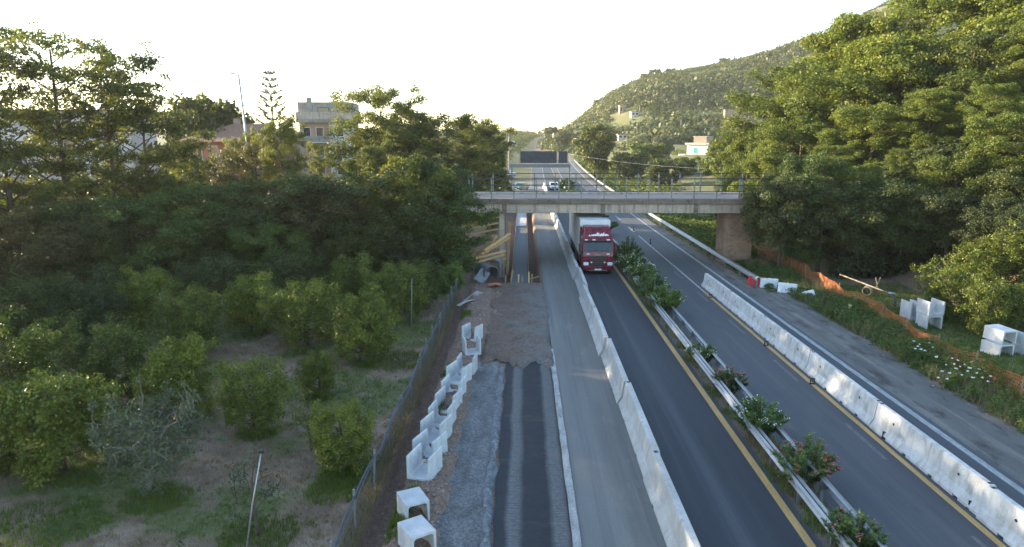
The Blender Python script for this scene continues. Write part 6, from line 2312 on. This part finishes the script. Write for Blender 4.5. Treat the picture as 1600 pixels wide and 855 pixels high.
def rubble(name, X, Y, S, mat, label, seed, zoff=0.0):
    r = np.random.default_rng(seed)
    n = len(X)
    base = np.array([(1, 0, 0), (0, 1, 0), (-1, 0, 0), (0, -1, 0), (0, 0, 1), (0, 0, -.6)], float)
    F0 = np.array([(0, 1, 4), (1, 2, 4), (2, 3, 4), (3, 0, 4), (1, 0, 5), (2, 1, 5), (3, 2, 5), (0, 3, 5)])
    Vv = base[None] * r.uniform(.55, 1.2, (n, 6, 1)) * S[:, None, None] + r.normal(0, .12, (n, 6, 3)) * S[:, None, None]
    a = r.uniform(0, 6.28, n)
    ca, sa = np.cos(a)[:, None], np.sin(a)[:, None]
    x, y = Vv[..., 0] * ca - Vv[..., 1] * sa, Vv[..., 0] * sa + Vv[..., 1] * ca
    Z = terrain(X, Y) + zoff
    Vv = np.stack([x + X[:, None], y + Y[:, None], Vv[..., 2] * .7 + Z[:, None] + S[:, None] * .2], 2)
    F = (F0[None] + (np.arange(n) * 6)[:, None, None]).reshape(-1, 3)
    me = fast_mesh(name, Vv.reshape(-1, 3), F)
    me.materials.append(M[mat])
    return tag(link(name, me), label, 'rubble', kind='stuff')


X, Y = scatter(1500, -4.0, -1.6, 14, 49.6, 251)
rubble('rubble', X, Y, np.random.default_rng(252).uniform(.02, .09, len(X)), 'soil_clod', 'clods and stones on the earth ridge between ditch and gravel', 253)
X, Y = scatter(110, -3.6, 0.6, 34, 49.5, 254)
rubble('rubble', X, Y, np.random.default_rng(255).uniform(.015, .07, len(X)), 'soil_clod', 'pale broken bits of concrete on the dirt before the excavation', 256, 0.02)
X, Y = scatter(500, 18.0, 19.2, 20, 52, 257)
rubble('rubble', X, Y, np.random.default_rng(258).uniform(.03, .10, len(X)), 'soil_clod', 'dark clods along the edge of the dirty shoulder', 259, 0.04)
X, Y = scatter(900, -2.9, -0.8, 10, 31.5, 260)
rubble('rubble', X, Y, np.random.default_rng(261).uniform(.012, .035, len(X)), 'crust', 'loose pebbles on the gravel strip', 262, 0.12)

# ------------------------------------------------------------------ far woodland


def canopy_mass(name, X, Y, Rr, Hh, leaf, per, mat, label, seed, ratio=0.7, tmean=.45, cat='woodland', nz=.45):
    r = np.random.default_rng(seed)
    n = len(X)
    Z = terrain(X, Y)
    u = unit(r.normal(size=(n * per, 3)))
    u[:, 2] = np.abs(u[:, 2]) * 1.0 - 0.12
    lump = 0.75 + 0.4 * r.uniform(0, 1, n * per)
    R3 = np.repeat(np.stack([Rr, Rr, Hh], 1), per, 0)
    C = np.stack([np.repeat(X, per), np.repeat(Y, per), np.repeat(Z, per)], 1) + u * R3 * lump[:, None]
    N = u + r.normal(0, nz, (n * per, 3))
    tn = np.clip(np.repeat(r.normal(tmean, .28, n), per) + r.normal(0, .05, n * per), 0, 1)
    lf = leaves(C, N, np.repeat(leaf, per) * r.uniform(.6, 1.3, n * per), ratio, tn, name, r)
    lf.materials.append(M[mat])
    return tag(link(name, lf), label, cat, kind='stuff')


# scrub on the hill
r = np.random.default_rng(301)
n = 20000
px = r.uniform(842, 1420, n)
dy_ = r.uniform(236, RIDGE_D + 25, n)
X = (px - 818) / FPX * dy_
k = (hill(X, dy_) > 0.8)
X, Y = X[k], dy_[k]
bare = (vnoise(X, Y, 11, 303) > 0.80) | ((hill(X, Y) > 78) & (vnoise(X, Y, 9, 304) > .55))
for (qx, qy) in HILL_SPOTS:
    bare |= (np.abs(X - qx * Y / qy) < 8) & (Y < qy + 5) & (Y > qy - 34)
X, Y = X[~bare], Y[~bare]
Rr = r.uniform(1.2, 4.2, len(X)) * np.where(r.uniform(0, 1, len(X)) < .12, 1.6, 1) * (0.6 + 0.8 * vnoise(X, Y, 35, 305)) * (1 - 0.5 * sstep(RIDGE_D - 140, RIDGE_D - 20, Y))
canopy_mass('hill_scrub', X, Y, Rr, Rr * r.uniform(.7, 1.2, len(X)), 0.32 * Rr + .15, 34, 'leaf_scrub', 'olive green scrub and low trees covering the hillside', 302, nz=.4)
# single trees on the skyline
for i, (px_, py_) in enumerate([(1117, 98), (1016, 112), (1036, 112), (1001, 120), (930, 155)]):
    for dd in (RIDGE_D + 2,):
        x = (px_ - 818) / FPX * dd
        plant('bushy', x, dd, (6.0, 7.0, 5.5, 5.5, 5.0)[i], 1.0, ['lone dark tree on the ridge line of the hill', 'dark tree clump on the ridge above the middle of the hill', 'small tree right of the dark clump on the ridge', 'small tree left of the dark clump on the ridge',
              'small tree low on the left skyline of the hill'][i], 'tree', 'trees on the ridge line', 'ridge_tree', leafmat='leaf_scrub', z=tz(x, dd))
# green rows and thickets of the field
r = np.random.default_rng(311)
n = 3600
Y = r.uniform(84, 250, n)
X = r.uniform(19, 130, n) * (0.35 + 0.65 * Y / 250) + road_off(Y)
keep = (X - road_off(Y) > 19.5) & (sstep(0.40, 0.55, vnoise(X, Y, 12, 312)) > r.uniform(0, 1, n)) & ((np.abs(X - hx) > 6) | (np.abs(Y - hy) > 6)) & ~((np.abs(X * hy / Y - hx) < 7) & (Y > 150) & (Y < hy))
X, Y = X[keep], Y[keep]
Rr = r.uniform(.9, 1.9, len(X))
canopy_mass('field_thicket', X, Y, Rr, Rr * r.uniform(.35, .8, len(X)), 0.45 + 0 * X, 40, 'leaf_orchard', 'bright green thickets and orchard rows of the field beyond the bridge', 313)
# verge of the far road, right
n = 900
Y = r.uniform(95, 520, n)
X = 18.0 + r.uniform(0, 5, n) + road_off(Y) + np.clip(Y - 250, 0, None) * 0.01
Rr = r.uniform(.5, 1.3, n)
canopy_mass('roadside_thicket', X, Y, Rr, Rr * .8, 0.42 + 0 * X, 26, 'leaf_orchard', 'bright roadside bushes along the far right verge', 314)
# dark wood left of the far road and along the horizon
n = 1500
Y = r.uniform(120, 620, n)
X = -20 + 11 * sstep(170, 230, Y) - r.uniform(0, 1, n) ** 1.5 * 150 + road_off(Y) + np.clip(Y - 300, 0, 300) * .03
Rr = r.uniform(2.2, 4.0, n)
canopy_mass('far_woodland', X, Y, Rr, r.uniform(3, 6.5, n), 0.9 + 0 * X, 44, 'leaf_dark', 'dark woodland left of the far motorway', 315)
n = 900
Y = r.uniform(640, 900, n)
X = r.uniform(-500, 120, n)
Rr = r.uniform(5, 9, n)
canopy_mass('horizon_woodland', X, Y, Rr, r.uniform(5, 9, n), 2.0 + 0 * X, 30, 'leaf_scrub', 'pale line of trees where the motorway vanishes', 316)
# grass of the embankment and the plot beyond the bridge, left
X, Y = scatter(900, -14, -3.6, 84, 118, 321)
herb('site_weeds', X, Y, 0.5 + 0 * X, 0.5 + 0 * X, 0.3, 18, 'leaf_weed', 'green weeds of the plot beyond the left bridge end', 'weeds', 322, 0.4, 0.5)
# ------------------------------------------------------------------ daylight
SUN_EL, SUN_AZ = R_(11.5), R_(68)      # azimuth counted from the road direction to the left
w = bpy.data.worlds.new('World')
scene.world = w
w.use_nodes = True
nt = w.node_tree
nt.nodes.clear()
wo = nt.nodes.new('ShaderNodeOutputWorld')
bg = nt.nodes.new('ShaderNodeBackground')
sk = nt.nodes.new('ShaderNodeTexSky')
sk.sky_type = 'NISHITA'
sk.sun_disc = False
sk.sun_elevation = SUN_EL
sk.sun_rotation = -SUN_AZ
sk.air_density = 1.0
sk.dust_density = 0.4
sk.ozone_density = 1.5
bg.inputs['Strength'].default_value = 0.15
nt.links.new(sk.outputs[0], bg.inputs['Color'])
nt.links.new(bg.outputs[0], wo.inputs['Surface'])
ld = bpy.data.lights.new('sun', 'SUN')
ld.energy = 5.0
ld.angle = R_(0.5)
ld.color = (1.0, 0.83, 0.58)
sun = bpy.data.objects.new('sun', ld)
COL.objects.link(sun)
sv = Vector((-math.sin(SUN_AZ) * math.cos(SUN_EL), math.cos(SUN_AZ) * math.cos(SUN_EL), math.sin(SUN_EL)))
sun.rotation_euler = sv.to_track_quat('Z', 'Y').to_euler()
sun.location = (-60, 20, 60)
vs = scene.view_settings
vs.view_transform = 'Standard'
vs.look = 'None'
vs.gamma = 1.0
vs.use_curve_mapping = False
vs.exposure = 2.25
scene.cycles.use_denoising = True
scene.cycles.denoising_input_passes = 'RGB_ALBEDO_NORMAL'
scene.cycles.denoising_prefilter = 'NONE'
scene.cycles.max_bounces = 6
scene.cycles.transparent_max_bounces = 4

# ------------------------------------------------------------------ air
m = MB()
m.box(-1500, 1500, -90, 2200, -6, 175)
hz = bpy.data.materials.new('haze_air')
hz.use_nodes = True
hz.node_tree.nodes.clear()
ho = hz.node_tree.nodes.new('ShaderNodeOutputMaterial')
pv = hz.node_tree.nodes.new('ShaderNodeVolumePrincipled')
pv.inputs['Color'].default_value = (1.0, 0.97, 0.93, 1)
pv.inputs['Density'].default_value = 0.00013
pv.inputs['Anisotropy'].default_value = 0.35
hz.node_tree.links.new(pv.outputs[0], ho.inputs['Volume'])
tag(m.build('haze', hz), 'thin pale haze in the evening air over the valley', 'haze', kind='stuff')
scene.cycles.volume_bounces = 1
